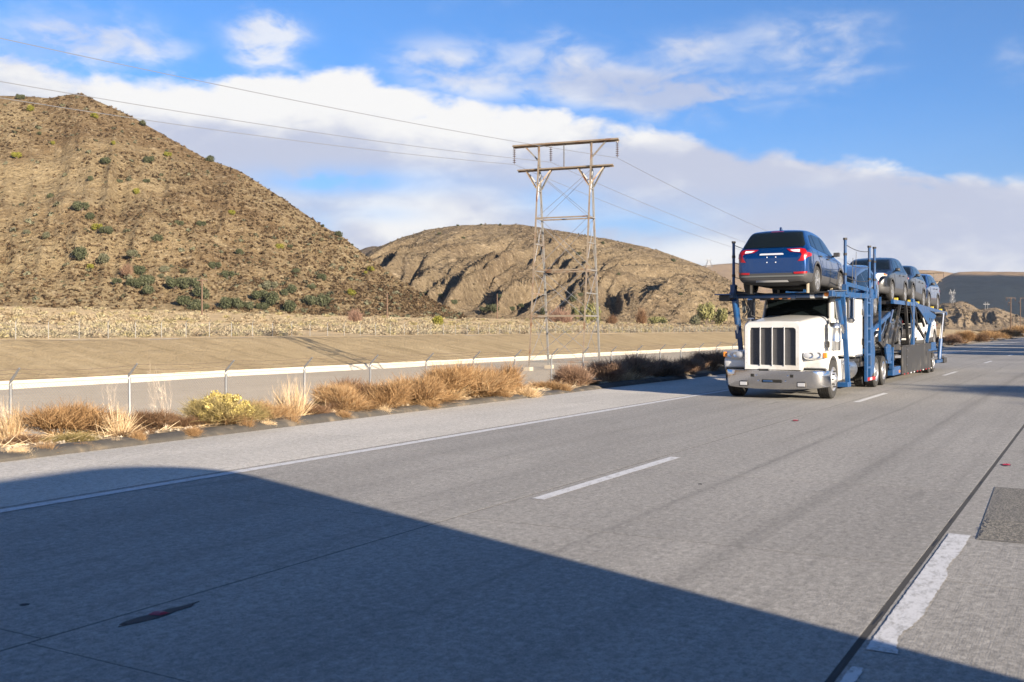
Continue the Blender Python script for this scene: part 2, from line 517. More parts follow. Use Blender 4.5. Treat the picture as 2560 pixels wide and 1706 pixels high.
M['twig_orange'] = plant_mat('dry_orange_twigs', [(0, (.12, .068, .031)), (.35, (.27, .158, .073)), (.7, (.40, .255, .125)), (1, (.52, .38, .22))])
M['twig_brown'] = plant_mat('dry_brown_twigs', [(0, (.075, .045, .028)), (.5, (.16, .095, .055)), (1, (.33, .20, .11))])
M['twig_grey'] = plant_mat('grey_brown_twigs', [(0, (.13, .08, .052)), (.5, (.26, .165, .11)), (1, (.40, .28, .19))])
M['straw'] = plant_mat('straw', [(0, (.42, .28, .14)), (.5, (.62, .46, .27)), (1, (.78, .64, .44))])
M['pale_stem'] = plant_mat('bleached_stems', [(0, (.52, .42, .31)), (1, (.74, .64, .52))])
M['olive_twig'] = plant_mat('olive_twigs', [(0, (.13, .10, .04)), (.5, (.25, .20, .085)), (1, (.40, .32, .15))])
M['flower'] = plant_mat('yellow_flowers', [(0, (.42, .33, .09)), (.5, (.56, .46, .17)), (1, (.66, .58, .30))])
M['oak'] = plant_mat('oak_leaves', [(0, (.038, .044, .022)), (.5, (.078, .088, .046)), (1, (.145, .15, .09))])
M['sage'] = plant_mat('sage_leaves', [(0, (.075, .075, .042)), (.5, (.13, .13, .08)), (1, (.22, .215, .145))])
M['lime'] = plant_mat('yellow_green_leaves', [(0, (.11, .11, .018)), (.5, (.20, .19, .03)), (1, (.32, .30, .07))])
M['olive'] = plant_mat('olive_leaves', [(0, (.10, .10, .035)), (.5, (.19, .185, .075)), (1, (.32, .30, .15))])
M['pink_twig'] = plant_mat('pinkish_twigs', [(0, (.17, .10, .075)), (.5, (.27, .17, .125)), (1, (.38, .26, .19))])
M['bark'] = mat('bark', (.10, .075, .055), .9, var=.3)
M['tuft'] = plant_mat('hill_tufts', [(0, (.055, .036, .020)), (.25, (.10, .066, .036)), (.55, (.15, .103, .058)), (.75, (.21, .15, .09)), (.86, (.12, .11, .055)), (1, (.38, .29, .19))])
M['tuft_mid'] = plant_mat('middle_hill_tufts', [(0, (.08, .064, .042)), (.5, (.15, .118, .076)), (1, (.26, .205, .14))])
M['brush'] = plant_mat('field_brush', [(0, (.28, .215, .135)), (.15, (.37, .29, .185)), (.4, (.46, .375, .25)), (.62, (.50, .43, .30)), (.8, (.46, .40, .235)), (.92, (.48, .41, .21)), (1, (.30, .27, .185))], trans=.35)

# ------------------------------------------------------------------ the ground, strip by strip across the road
def EX(X):
    """height of the ground across the valley, before roughness"""
    xs = [-3000, -420, -78, -75.5, -61.5, -57.5, -55, -50, -44, -20, -17.5, -13.2, -11.95, -11.4, 9, 9.6, 14, 3000]
    zs = [15.0, 14.0, .75, .62, -1.8, -5.0, -5.0, -1.60, -1.50, -1.42, -1.2, .06, .09, -.06, -.06, -.1, -.5, -.6]
    return np.interp(X, xs, zs)


def EG(X, Y):
    X = np.asarray(X, float); Y = np.asarray(Y, float)
    e = EX(X)
    a = np.interp(X, [-300, -90, -79, -75, -62.5, -61.5, -50, -46, -21, -17, -12.7, -12], [1.6, .9, .12, .22, .14, .06, .14, .16, .10, .18, .14, 0])
    e = e + fbm(X * .12, Y * .12, 5, 3) * a
    return e


def strip(name, x0, x1, dx, ys, m, kind='structure', parent=None):
    xs = np.linspace(x0, x1, max(2, int(round((x1 - x0) / dx)) + 1))
    XX, YY = np.meshgrid(xs, ys, indexing='ij')
    Z = EG(XX, YY)
    v = np.stack([XX, YY, Z], -1).reshape(-1, 3)
    n, k = XX.shape
    i = np.arange(n * k).reshape(n, k)
    f = np.stack([i[:-1, :-1], i[1:, :-1], i[1:, 1:], i[:-1, 1:]], -1).reshape(-1, 4)
    o = link(name, np_mesh(name, v, f, True), m, parent); o['kind'] = kind
    return o


YN = np.concatenate([np.arange(-40, 60, 1.0), np.arange(60, 200, 4.), np.arange(200, 800, 40.), [800, 1200, 2000, 4000, 9000]])
YM = np.concatenate([np.arange(-60, 260, 2.0), np.arange(260, 800, 20.), [800, 1200, 2000, 4000, 9000]])
strip('verge', -20.5, -11.4, .35, YN, M['verge'])
strip('service_road', -50, -20.5, 1.0, YM, M['gravel'])
strip('canal_lining', -61.5, -50, .7, YM, M['lining'])
strip('canal_bank', -76.5, -61.5, .6, YM, M['bank'])
YF = np.concatenate([np.arange(-300, 700, 5.0), np.arange(700, 2000, 50.), [2000, 3000, 5000, 9000]])
strip('field', -430, -76.5, 4.0, YF, M['field'])
strip('terrain', -3000, -430, 400, YF[::4], M['field'])
strip('roadside_ground', 9, 3000, 300, YM[::4], M['verge'])

# ------------------------------------------------------------------ the road: concrete slabs with open joints
road = thing('road', None, None); road['kind'] = 'structure'
MB().box(-11.46, 9, -42, 78.2, -.40, -.0009).build('road_bed', M['road_bed'], road)
lanes = [('s', -11.44, -8.52), ('a', -8.50, -4.735), ('b', -4.72, -1.075), ('c', -1.035, 2.60), ('c', 2.615, 6.2), ('s', 6.215, 9.0)]


def slab_mesh(w, l):
    b = .0004
    mb = MB()
    mb.loft([[(-w / 2, -l / 2, -.2), (w / 2, -l / 2, -.2), (w / 2, l / 2, -.2), (-w / 2, l / 2, -.2)],
             [(-w / 2, -l / 2, -b), (w / 2, -l / 2, -b), (w / 2, l / 2, -b), (-w / 2, l / 2, -b)],
             [(-w / 2 + b, -l / 2 + b, 0), (w / 2 - b, -l / 2 + b, 0), (w / 2 - b, l / 2 - b, 0), (-w / 2 + b, l / 2 - b, 0)]])
    return mb.mesh('slab', angle=20)


for li, (t, xa, xb) in enumerate(lanes):
    far_lane = xa > 2
    if far_lane:
        spans = [(-40, -20), (-20, 0), (0, 20), (20, 40), (40, 59), (59, 78)]
    else:
        cuts = [3.30 + 3.78 * k + (0 if t != 's' else 1.2) + rnd.uniform(-.12, .12) for k in range(-2, 20)]
        if t == 'b': cuts[3] = 7.34; cuts[4] = 10.9; cuts[2] = 3.3
        cuts = [c for c in cuts if -5 < c < 76]
        spans = [(-42, cuts[0])] + list(zip(cuts[:-1], cuts[1:])) + [(cuts[-1], 78.2)]
    cache = {}
    for (ya, yb) in spans:
        g = .009
        w_, l_ = xb - xa, yb - ya - g
        me = slab_mesh(w_, l_)
        o = link('slab', me, M['shoulder'] if t == 's' else M['concrete'], road)
        o.location = ((xa + xb) / 2, (ya + yb) / 2, rnd.uniform(-.0003, .0003))
# beyond the slabs one can tell apart the pavement is one sheet
far = MB()
far.add([(-11.44, 78.2, 0), (9, 78.2, 0), (9, 6000, 0), (-11.44, 6000, 0)], [(0, 1, 2, 3)]).build('pavement', M['concrete'], road)
# sealed joint beside the dashed line: an uneven bead of black sealant
mb = MB(); pts = []
for k in range(0, 160):
    y = -2 + k * .35
    pts.append((-1.055 + .004 * math.sin(k * 1.7) + .006 * math.sin(k * .53), y, -.012))
rs = [.0115 + .004 * math.sin(k * 2.3) * math.sin(k * .37) for k in range(160)]
mb.tube(pts, rs, 6).build('joint_sealant', M['sealant'], road)


# painted lines: sheets 4 mm over the slabs
def marking(name, x0, x1, y0, y1, m, z=.0045, edge=.0, n=None, seed=0):
    n = n or max(2, int((y1 - y0) / .12)); rr = random.Random(seed)
    L = []; Rr = []
    for i in range(n + 1):
        y = y0 + (y1 - y0) * i / n
        L.append((x0 + rr.uniform(-edge, edge) * .4, y, z)); Rr.append((x1 + rr.uniform(-edge, edge), y, z))
    v = L + Rr; f = [(i, n + 1 + i, n + 2 + i, i + 1) for i in range(n)]
    o = MB().add(v, f).build(name, m, road, fix=False)
    return o


marking('edge_line', -8.41, -8.26, -40, 60, M['line'], n=200, edge=.006)
marking('edge_line', -8.41, -8.26, 60, 900, M['line'], n=60)
for k in range(-2, 40):
    y0 = 8.45 + 14.55 * k
    marking('lane_line', -4.62, -4.49, y0, y0 + 3.6, M['line'], n=12 if k < 4 else 2, edge=.004, seed=k)
# the broad worn dash beside the sealed joint, chipped along its right edge
def chipped(name, ya, yb, x0, x1, seed, amount):
    rr = random.Random(seed); n = int((yb - ya) / .03); L = []; Q = []
    chip = 0
    for i in range(n + 1):
        y = ya + (yb - ya) * i / n; t = i / n
        want = amount * max(0, math.sin(t * 9.5 + .8) * .6 + math.sin(t * 23) * .35 + rr.uniform(-.15, .25)) if t < .72 else .01
        chip = chip * .7 + want * .16
        L.append((x0 + rr.uniform(-.003, .003), y, .0045)); Q.append((max(x0 + .05, x1 - chip + rr.uniform(-.006, .006)), y, .0045))
    f = [(i, n + 1 + i, n + 2 + i, i + 1) for i in range(n)]
    MB().add(L + Q, f).build(name, M['line_worn'], road, fix=False)


chipped('lane_line', 5.30, 8.62, -1.005, -.845, 5, .09)
chipped('lane_line', 3.7, 5.0, -1.01, -.95, 8, .03)
for k in range(1, 9): chipped('lane_line', 5.3 + 14.55 * k, 8.8 + 14.55 * k, -1.0, -.86, 20 + k, .06)
# ground strip: coarse patch of milled pavement right of the dash
gm = bpy.data.materials.new('milled_concrete'); gm.use_nodes = True
w = NT(gm.node_tree); b = w.n['Principled BSDF']; g = w.node('ShaderNodeNewGeometry'); p = g.outputs['Position']
nn = w.noise(p, 60, 4, .8)
cc = w.mix(w.step(nn, .4, .62), (.055, .055, .055), (.20, .19, .17)); w.l.new(cc, b.inputs['Base Color']); b.inputs['Roughness'].default_value = .9
bn = w.node('ShaderNodeBump'); bn.inputs['Strength'].default_value = .9; bn.inputs['Distance'].default_value = .012
w.l.new(nn, bn.inputs['Height']); w.l.new(bn.outputs[0], b.inputs['Normal'])
mb = MB(); rr = random.Random(3)
y = 8.55
while y < 11.35:
    x0 = -.78 + rr.uniform(-.02, .02) - .02 * (y - 8.5)
    hgt = .012 if y < 9.4 else .006
    mb.prism([(y, .001), (y + .02, hgt), (y + .045, hgt), (y + .062, .001)], 'x', x0, 1.9)
    y += .068 if y < 9.4 else .064
o = mb.build('milled_patch', gm, road); o['kind'] = 'stuff'
MB().add([(-.8, 8.5, .0035), (1.9, 8.5, .0035), (1.9, 11.4, .0035), (-.9, 11.4, .0035)], [(0, 1, 2, 3)]).build('milled_bed', gm, road, fix=False)

# kerb of dark asphalt
rr = random.Random(9); mb = MB(); prof = [(-11.42, .0), (-11.45, .045), (-11.53, .09), (-11.66, .11), (-11.82, .10), (-11.98, .05)]
rings = []
for i in range(0, 520):
    y = -30 + i * .35 if i < 400 else 110 + (i - 400) * 4
    k = .8 + .35 * float(fbm(np.array([i * .11]), np.array([2.2]), 3, 4)[0]) * 2
    dx = .05 * math.sin(i * .19) + rr.uniform(-.012, .012)
    rings.append([(x + dx * (.5 if j == 0 else 1), y, max(-.02, z * k + rr.uniform(-.01, .01)) if j not in (0, 5) else z - .02) for j, (x, z) in enumerate(prof)])
o = mb.loft(rings, close=False, caps=False).build('kerb', M['asphalt'], angle=60); o['kind'] = 'structure'

# lost reflectors: slot in the pavement with a broken red marker
def reflector(x, y, label, ln=.8, red=True, wd=.11):
    t = thing('pavement_reflector', label, 'road reflector', (x, y, 0), 'recessed pavement reflectors')
    q = [(x - wd / 2, y - ln * .5), (x + wd * .3, y - ln * .55), (x + wd / 2, y - ln * .1), (x + wd * .45, y + ln * .3), (x + wd * .1, y + ln * .55), (x - wd * .4, y + ln * .2)]
    rr = random.Random(int(x * 100 + y * 10))
    q = [(x + math.cos(a) * wd * .5 * rr.uniform(.45, 1.15), y + math.sin(a) * ln * .5 * rr.uniform(.6, 1.1)) for a in [2 * math.pi * k / 18 for k in range(18)]]
    MB().prism(q, 'z', .001, .004).build('slot', M['sealant'], t)
    if red:
        MB().add([(x - .04, y - .05, .005), (x + .03, y - .03, .005), (x + .04, y + .03, .005), (x - .03, y + .02, .005),
                  (x - .03, y - .02, .016), (x + .02, y - .015, .016), (x + .028, y + .012, .016), (x - .022, y + .006, .016)],
                 [(3, 2, 1, 0), (4, 5, 6, 7), (0, 1, 5, 4), (1, 2, 6, 5), (2, 3, 7, 6), (3, 0, 4, 7)]).build('lens', M['reflector'], t)


M['reflector'] = mat('red_reflector', (.26, .012, .03), .4, coat=.1)
reflector(-4.56, 4.0, 'broken red reflector in a dark slot, in the large foreground shadow', .62)
reflector(-4.56, 17.9, 'small reddish reflector slot on the lit lane between two white dashes', .4)
reflector(-.93, 13.3, 'red reflector bar beside the black sealed joint at the right edge', .28)
tag(MB().lathe((-3.55, 10.1, 0), (0, 0, 1), [(.0, .007), (.016, .007), (.022, .001)], 10).build('tar_spot', M['sealant']), 'single round black tar spot on the lit concrete lane', 'tar spot')
tag(MB().lathe((-5.4, 3.75, 0), (0, 0, 1), [(.0, .004), (.02, .004), (.03, .001)], 10).build('tar_spot', M['sealant']), 'black tar blot in the shaded lane at the lower left', 'tar spot')


# ------------------------------------------------------------------ hills
def to_world(u, z):
    r = (np.asarray(u, float) - 1280) / 2560; xc = r * z
    return xc * CT - z * ST, xc * ST + z * CT


def proj(X, Y, Z):
    xc = X * CT + Y * ST; z = -X * ST + Y * CT
    return 1280 + 2560 * xc / z, 822 + 2560 * (CAM_H - Z) / z, z


class Hill:
    """a hill as a height field on a fan of bearings: foot and ridge each at their own distance"""
    def __init__(s, name, sil, foot, ridge, relief, m, du=4, nt=110, base=None, back=1.0, pw=1.12, tmin=-.12):
        us = np.arange(sil[0][0], sil[-1][0] + du, du, dtype=float)
        ts = np.concatenate([np.linspace(tmin, 1, nt), np.linspace(1, 2.1, nt // 4)[1:]])
        U, T = np.meshgrid(us, ts, indexing='ij')
        zf = np.interp(us, *zip(*foot))[:, None]; zr = np.interp(us, *zip(*ridge))[:, None]
        # smooth silhouettes through the given points
        sv = np.interp(us, *zip(*sil)); k = np.ones(5) / 5
        sv = np.convolve(np.pad(sv, 2, mode='edge'), k, 'valid')[:, None]
        Zc = zf + T * (zr - zf)
        X, Y = to_world(U, Zc)
        er = CAM_H + (822 - sv) / 2560 * zr
        Xf, Yf = to_world(us[:, None], zf)
        eb = EX(Xf) if base is None else base + 0 * Xf
        Tc = np.clip(T, 0, 1)
        p = np.where(T < 1, Tc ** pw * (1 - .0 * Tc), 1 - (T - 1) * back)
        p = np.where(T < 0, T * .35, p)
        E = eb + (er - eb) * p
        fade = np.clip(T * 6, 0, 1) * np.where(T < 1, np.clip((1.0 - T) * 2.3, .06, 1), .06)
        s.hgt = np.maximum(er - eb, 0)
        E = E + relief(U, T, X, Y, s.hgt) * fade
        s.us, s.ts, s.X, s.Y, s.E = us, ts, X, Y, E
        n, q = U.shape
        i = np.arange(n * q).reshape(n, q)
        f = np.stack([i[:-1, :-1], i[1:, :-1], i[1:, 1:], i[:-1, 1:]], -1).reshape(-1, 4)
        s.o = link(name, np_mesh(name, np.stack([X, Y, E], -1).reshape(-1, 3), f, True), m)
        s.o['kind'] = 'structure'
        s.V = proj(X, Y, E)[1]

    def at(s, i, j):
        """surface point at fractional grid indices"""
        i = np.clip(i, 0, len(s.us) - 1.001); j = np.clip(j, 0, len(s.ts) - 1.001)
        i0 = i.astype(int); j0 = j.astype(int); fi = i - i0; fj = j - j0
        def g(A): return (A[i0, j0] * (1 - fi) + A[i0 + 1, j0] * fi) * (1 - fj) + (A[i0, j0 + 1] * (1 - fi) + A[i0 + 1, j0 + 1] * fi) * fj
        return np.stack([g(s.X), g(s.Y), g(s.E)], -1)

    def pick(s, u, v):
        i = np.clip((u - s.us[0]) / (s.us[1] - s.us[0]), 0, len(s.us) - 1.01); col = s.V[int(round(i))]
        for j in range(len(col) - 1):
            if col[j] >= v >= col[j + 1]:
                return s.at(np.array([i]), np.array([j + (col[j] - v) / (col[j] - col[j + 1] + 1e-6)]))[0]
        j = int(np.argmin(np.abs(col[:len(col) * 4 // 5] - v)))
        return s.at(np.array([i]), np.array([float(j)]))[0]


def hill_mat(name, c1, c2, c3, rock, dark, sc=.02, bump=1.0, bd=1.2, tex=1.0):
    m = bpy.data.materials.new(name); m.use_nodes = True
    w = NT(m.node_tree); b = w.n['Principled BSDF']
    g = w.node('ShaderNodeNewGeometry'); p = g.outputs['Position']
    b.inputs['Roughness'].default_value = .95; b.inputs['Specular IOR Level'].default_value = .05
    n1 = w.noise(p, sc, 5, .6, .6); n2 = w.noise(w.vmul(p, (1, 1, 1), (31, 7, 3)), sc * 6, 6, .68); n3 = w.noise(p, sc * 40, 4, .75)
    c = w.mix(w.step(n1, .36, .64), c1, c2)
    c = w.mix(w.m('MULTIPLY', w.step(n2, .48, .72), .7), c, c3)
    c = w.mix(w.m('MULTIPLY', w.step(n2, .46, .30), .55), c, dark)
    c = w.mix(w.m('MULTIPLY', w.step(n3, .56, .70), .75 * tex), c, rock)
    c = w.mix(w.m('MULTIPLY', w.step(n3, .46, .32), .7 * tex), c, dark)
    n4 = w.noise(w.vmul(p, (1, 1, 1.6), (3, 17, 8)), sc * 16, 5, .75)
    c = w.mix(w.m('MULTIPLY', w.step(n4, .55, .68), .6 * tex), c, rock)
    c = w.mix(w.m('MULTIPLY', w.step(n4, .47, .36), .6 * tex), c, dark)
    w.l.new(c, b.inputs['Base Color'])
    bn = w.node('ShaderNodeBump'); bn.inputs['Strength'].default_value = bump; bn.inputs['Distance'].default_value = bd
    w.l.new(w.m('ADD', w.m('ADD', n3, w.m('MULTIPLY', n4, 2.2)), w.m('MULTIPLY', n2, 2.0)), bn.inputs['Height']); w.l.new(bn.outputs[0], b.inputs['Normal'])
    return m


M['hill_l'] = hill_mat('left_hill_soil', (.165, .112, .060), (.27, .208, .118), (.315, .25, .152), (.42, .34, .225), (.115, .080, .046))
M['hill_m'] = hill_mat('middle_hill_rock', (.165, .122, .076), (.215, .166, .104), (.27, .212, .136), (.40, .32, .22), (.085, .064, .043), sc=.014, bd=1.6)
M['hill_r'] = hill_mat('rocky_hillock', (.13, .10, .07), (.20, .155, .105), (.25, .195, .13), (.32, .25, .17), (.05, .042, .033), sc=.012)
M['hill_far'] = hill_mat('far_hill_grass', (.20, .135, .075), (.26, .18, .10), (.28, .20, .115), (.30, .22, .13), (.15, .105, .066), sc=.0025, tex=.25, bump=.5, bd=3)


def relief_left(U, T, X, Y, h):
    s = U - 40 * T
    g = ridged(s / 210, T * .9 + 3, 3, 21) - .6
    spur = np.exp(-((U - (205 + 60 * (1 - T) - 150 * (1 - T) ** 2)) / 60) ** 2) * 5.0 * T
    f = fbm(X * .018, Y * .018, 5, 5) * 13 + (ridged((U - 60 * T) / 70, T * 1.3, 3, 23) - .55) * 6
    fine = fbm(X * .09, Y * .09, 4, 8) * 2.2
    k = np.clip(h / 60, 0, 1)
    return (g * 9 * np.clip(T * 1.6, 0, 1) + f + spur) * k + fine * np.clip(h / 12, .1, 1)


def relief_mid(U, T, X, Y, h):
    wv = fbm(U / 260, T * 2.0, 4, 33) * 190
    s = U - 330 * T + wv
    g1 = ridged(s / 125, T * .55 + 1, 2, 41) - .55
    g2 = ridged(s / 66 + 3, T * 1.1, 3, 44) - .55
    g3 = ridged(s / 23 + 3, T * 3.0, 3, 47) - .55
    f = fbm(X * .02, Y * .02, 5, 55) * 12
    fine = ridged(X * .05, Y * .05, 4, 58) * 3.2
    k = np.clip(h / 45, 0, 1)
    return (g1 * 12 * np.clip(T * 2.2, 0, 1) + g2 * 18 + g3 * 6 + f * .7) * k + fine * np.clip(h / 20, .1, 1)


def relief_far(U, T, X, Y, h):
    wv = fbm(U / 150, T * 1.5, 3, 73) * 70
    g = ridged((U - 120 * T + wv) / 170, T * .6, 2, 71) - .55
    return g * np.clip(h * .30, 0, 60) + fbm(X * .004, Y * .004, 4, 75) * np.clip(h * .25, 0, 40)


def relief_rock(U, T, X, Y, h):
    return (ridged(U / 34 + T * 1.2, T * 2.2, 4, 81) - .5) * h * .55 + fbm(X * .05, Y * .05, 4, 83) * 5


left_hill = Hill('hill', [(-420, 330), (-200, 285), (-60, 250), (0, 241), (62, 243), (125, 247), (165, 240), (205, 236), (240, 254), (330, 292), (420, 345), (510, 396), (600, 430), (700, 494), (800, 562), (860, 594), (910, 636), (1000, 700), (1080, 752), (1150, 785), (1200, 798)],
                 [(-420, 262), (0, 272), (600, 285), (1000, 315), (1200, 338)], [(-420, 420), (0, 425), (205, 432), (600, 415), (900, 385), (1100, 352), (1200, 345)], relief_left, M['hill_l'], nt=130)
mid_hill = Hill('hill', [(700, 790), (800, 730), (880, 665), (925, 630), (960, 615), (1010, 595), (1060, 578), (1130, 565), (1200, 561), (1300, 562), (1340, 567), (1420, 580), (1500, 597), (1560, 606), (1650, 629), (1700, 646), (1760, 668), (1830, 705), (1880, 745), (1960, 785), (2050, 805), (2120, 815)],
                [(700, 385), (1000, 372), (1400, 385), (1800, 430), (2120, 470)], [(700, 560), (1000, 570), (1300, 590), (1600, 570), (1900, 540), (2120, 500)], relief_mid, M['hill_m'], nt=130)
hillock = Hill('hillock', [(2150, 815), (2220, 790), (2300, 775), (2345, 762), (2380, 757), (2402, 752), (2430, 762), (2446, 774), (2490, 769), (2530, 784), (2562, 796), (2640, 806), (2700, 815)],
               [(2150, 640), (2700, 760)], [(2150, 800), (2700, 900)], relief_rock, M['hill_r'], du=2.5, nt=50, base=1.0)
far_hill = Hill('far_hill', [(2080, 800), (2200, 770), (2300, 735), (2340, 712), (2356, 696), (2390, 682), (2440, 680), (2560, 681), (2700, 678), (2900, 700), (3200, 740), (3500, 790)],
                [(2080, 2100), (3500, 2100)], [(2080, 3000), (3500, 3100)], relief_far, M['hill_far'], du=5, nt=60, base=2)
golden_hill = Hill('far_hill', [(1560, 800), (1640, 720), (1720, 672), (1760, 664), (1810, 660), (1900, 655), (2050, 668), (2150, 672), (2260, 674), (2330, 676), (2372, 682), (2420, 690), (2520, 740), (2600, 800)],
                   [(1560, 3000), (2600, 3000)], [(1560, 3900), (2600, 3900)], relief_far, M['hill_far'], du=5, nt=50, base=2)
gap_hill = Hill('far_hill', [(840, 660), (900, 625), (930, 615), (950, 617), (990, 622), (1050, 650)], [(840, 900), (1050, 900)], [(840, 1100), (1050, 1100)], relief_rock, M['hill_r'], du=5, nt=20, base=20)

# ------------------------------------------------------------------ fences
def wire_panel(L, H, cell, t):
    """chain link: two sets of crossing wires, clipped to the panel (x = 0, along y, up z)"""
    v = []; f = []
    for sgn in (1, -1):
        c = -H if sgn > 0 else 0
        end = L if sgn > 0 else L + H
        while c < end:
            # line y = c + sgn*z
            pts = []
            y0, y1 = c, c + sgn * H
            za, zb = 0.0, H
            if sgn > 0:
                if y0 < 0: za = -c
                if y1 > L: zb = L - c
            else:
                if y0 > L: za = c - L
                if y1 < 0: zb = c
            if zb - za > .02:
                off = .002 * sgn
                a = (off, c + sgn * za, za); b = (off, c + sgn * zb, zb)
                k = len(v); d = t * .7071 / 2
                v += [(a[0], a[1] - d, a[2] + sgn * d), (a[0], a[1] + d, a[2] - sgn * d), (b[0], b[1] + d, b[2] - sgn * d), (b[0], b[1] - d, b[2] + sgn * d), ]
                v += [(a[0] - t / 2, a[1], a[2]), (a[0] + t / 2, a[1], a[2]), (b[0] + t / 2, b[1], b[2]), (b[0] - t / 2, b[1], b[2])]
                f += [(k, k + 1, k + 2, k + 3), (k + 4, k + 5, k + 6, k + 7)]
            c += cell
    return np_mesh('wire_mesh', v, f)


def near_fence():
    FX, SP = -19.7, .1545 * 19.7
    t = thing('chain_link_fence', 'near chain link fence with barbed wire arms, behind the roadside brush', 'fence', (FX, 10, -1.4))
    ys = [19.7 * .678 + SP * k for k in range(-6, 34)]
    pm = None; wm = wire_panel(SP, 1.72, .078, .0054)
    tops = []
    for k, y in enumerate(ys):
        ln = rnd.uniform(-.035, .035); ly = rnd.uniform(-.03, .03)
        mb = MB()
        mb.tube([(FX, y, -1.75), (FX + ln * .5, y + ly * .4, .42), (FX + ln, y + ly, .50), (FX + ln + .29, y + ly, .78)], [.034, .034, .03, .021], 8)
        mb.build('post', M['steel'], t)
        tops.append((FX + ln, y + ly))
        if k < len(ys) - 1:
            p = link('wire_mesh', wm, M['steel'], t); p.location = Vector((FX - .03, y, -1.27)) - t.location
            p['kind'] = 'stuff'
    for q, (dx, z) in enumerate(((.08, .56), (.18, .665), (.28, .765))):
        pts = []
        for k in range(len(ys) - 1):
            for h in range(6):
                a = h / 6; sag = -.05 * 4 * a * (1 - a) * (1 + .4 * math.sin(k * 2 + q))
                pts.append((tops[k][0] * (1 - a) + tops[k + 1][0] * a + dx, ys[k] + SP * a, z + sag))
        mb = MB(); mb.tube(pts, .0045, 4)
        for y in np.arange(8, 60, .42):
            x = FX + dx; i = min(range(len(pts)), key=lambda j: abs(pts[j][1] - y)); zz = pts[i][2]
            mb.beam((pts[i][0], y - .015, zz - .018), (pts[i][0], y + .015, zz + .018), .005)
        mb.build('barbed_wire', M['wire_dark'], t)
    rl = MB(); rl.tube([(FX - .02, ys[0], .44), (FX - .02, ys[-1], .44)], .004, 4); rl.build('tension_wire', M['steel'], t)


near_fence()


def far_fence():
    FX, SP = -78., 3.05
    t = thing('chain_link_fence', 'far chain link fence on the canal bank crest in front of the pale brush', 'fence', (FX, 80, .7))
    y0 = .684 * 78
    ys = [y0 + SP * k for k in range(-18, 84)]
    wm = wire_panel(SP, 1.35, .15, .007)
    pm = MB().tube([(0, 0, -.3), (0, 0, 1.42), (.02, 0, 1.47), (.24, 0, 1.72)], [.033, .033, .03, .02], 6).mesh('post')
    for k, y in enumerate(ys):
        z = float(EG(FX, y))
        o = link('post', pm, M['far_post'], t); o.location = Vector((FX, y, z)) - t.location
        if k < len(ys) - 1:
            p = link('wire_mesh', wm, M['far_post'], t); p.location = Vector((FX - .03, y, z + .02)) - t.location; p['kind'] = 'stuff'
    for dx, z in ((.08, 1.53), (.16, 1.62), (.23, 1.71)):
        MB().tube([(FX + dx, y, float(EG(FX, y)) + z) for y in ys], .006, 4).build('barbed_wire', M['wire_dark'], t)


far_fence()

# ------------------------------------------------------------------ pylon beside the canal
PB = Vector((*[float(q) for q in to_world(1412, 76.0)], -1.55))
ang = math.atan2(ST, CT) - R(29.77 - 21.8) - 0  # crossarm runs 21.8 degrees back from the picture plane
AX = Vector((math.cos(R(29.77 - 21.8)), math.sin(R(29.77 - 21.8)), 0))     # along the crossarm, to the right
AL = Vector((-AX.y, AX.x, 0))                                                # along the line, away


def pylon_frame(base, k=1.0, ax=AX, al=AL):
    def P(a, l, z): return Vector(base) + ax * a * k + al * l * k + Vector((0, 0, z * k))
    return P


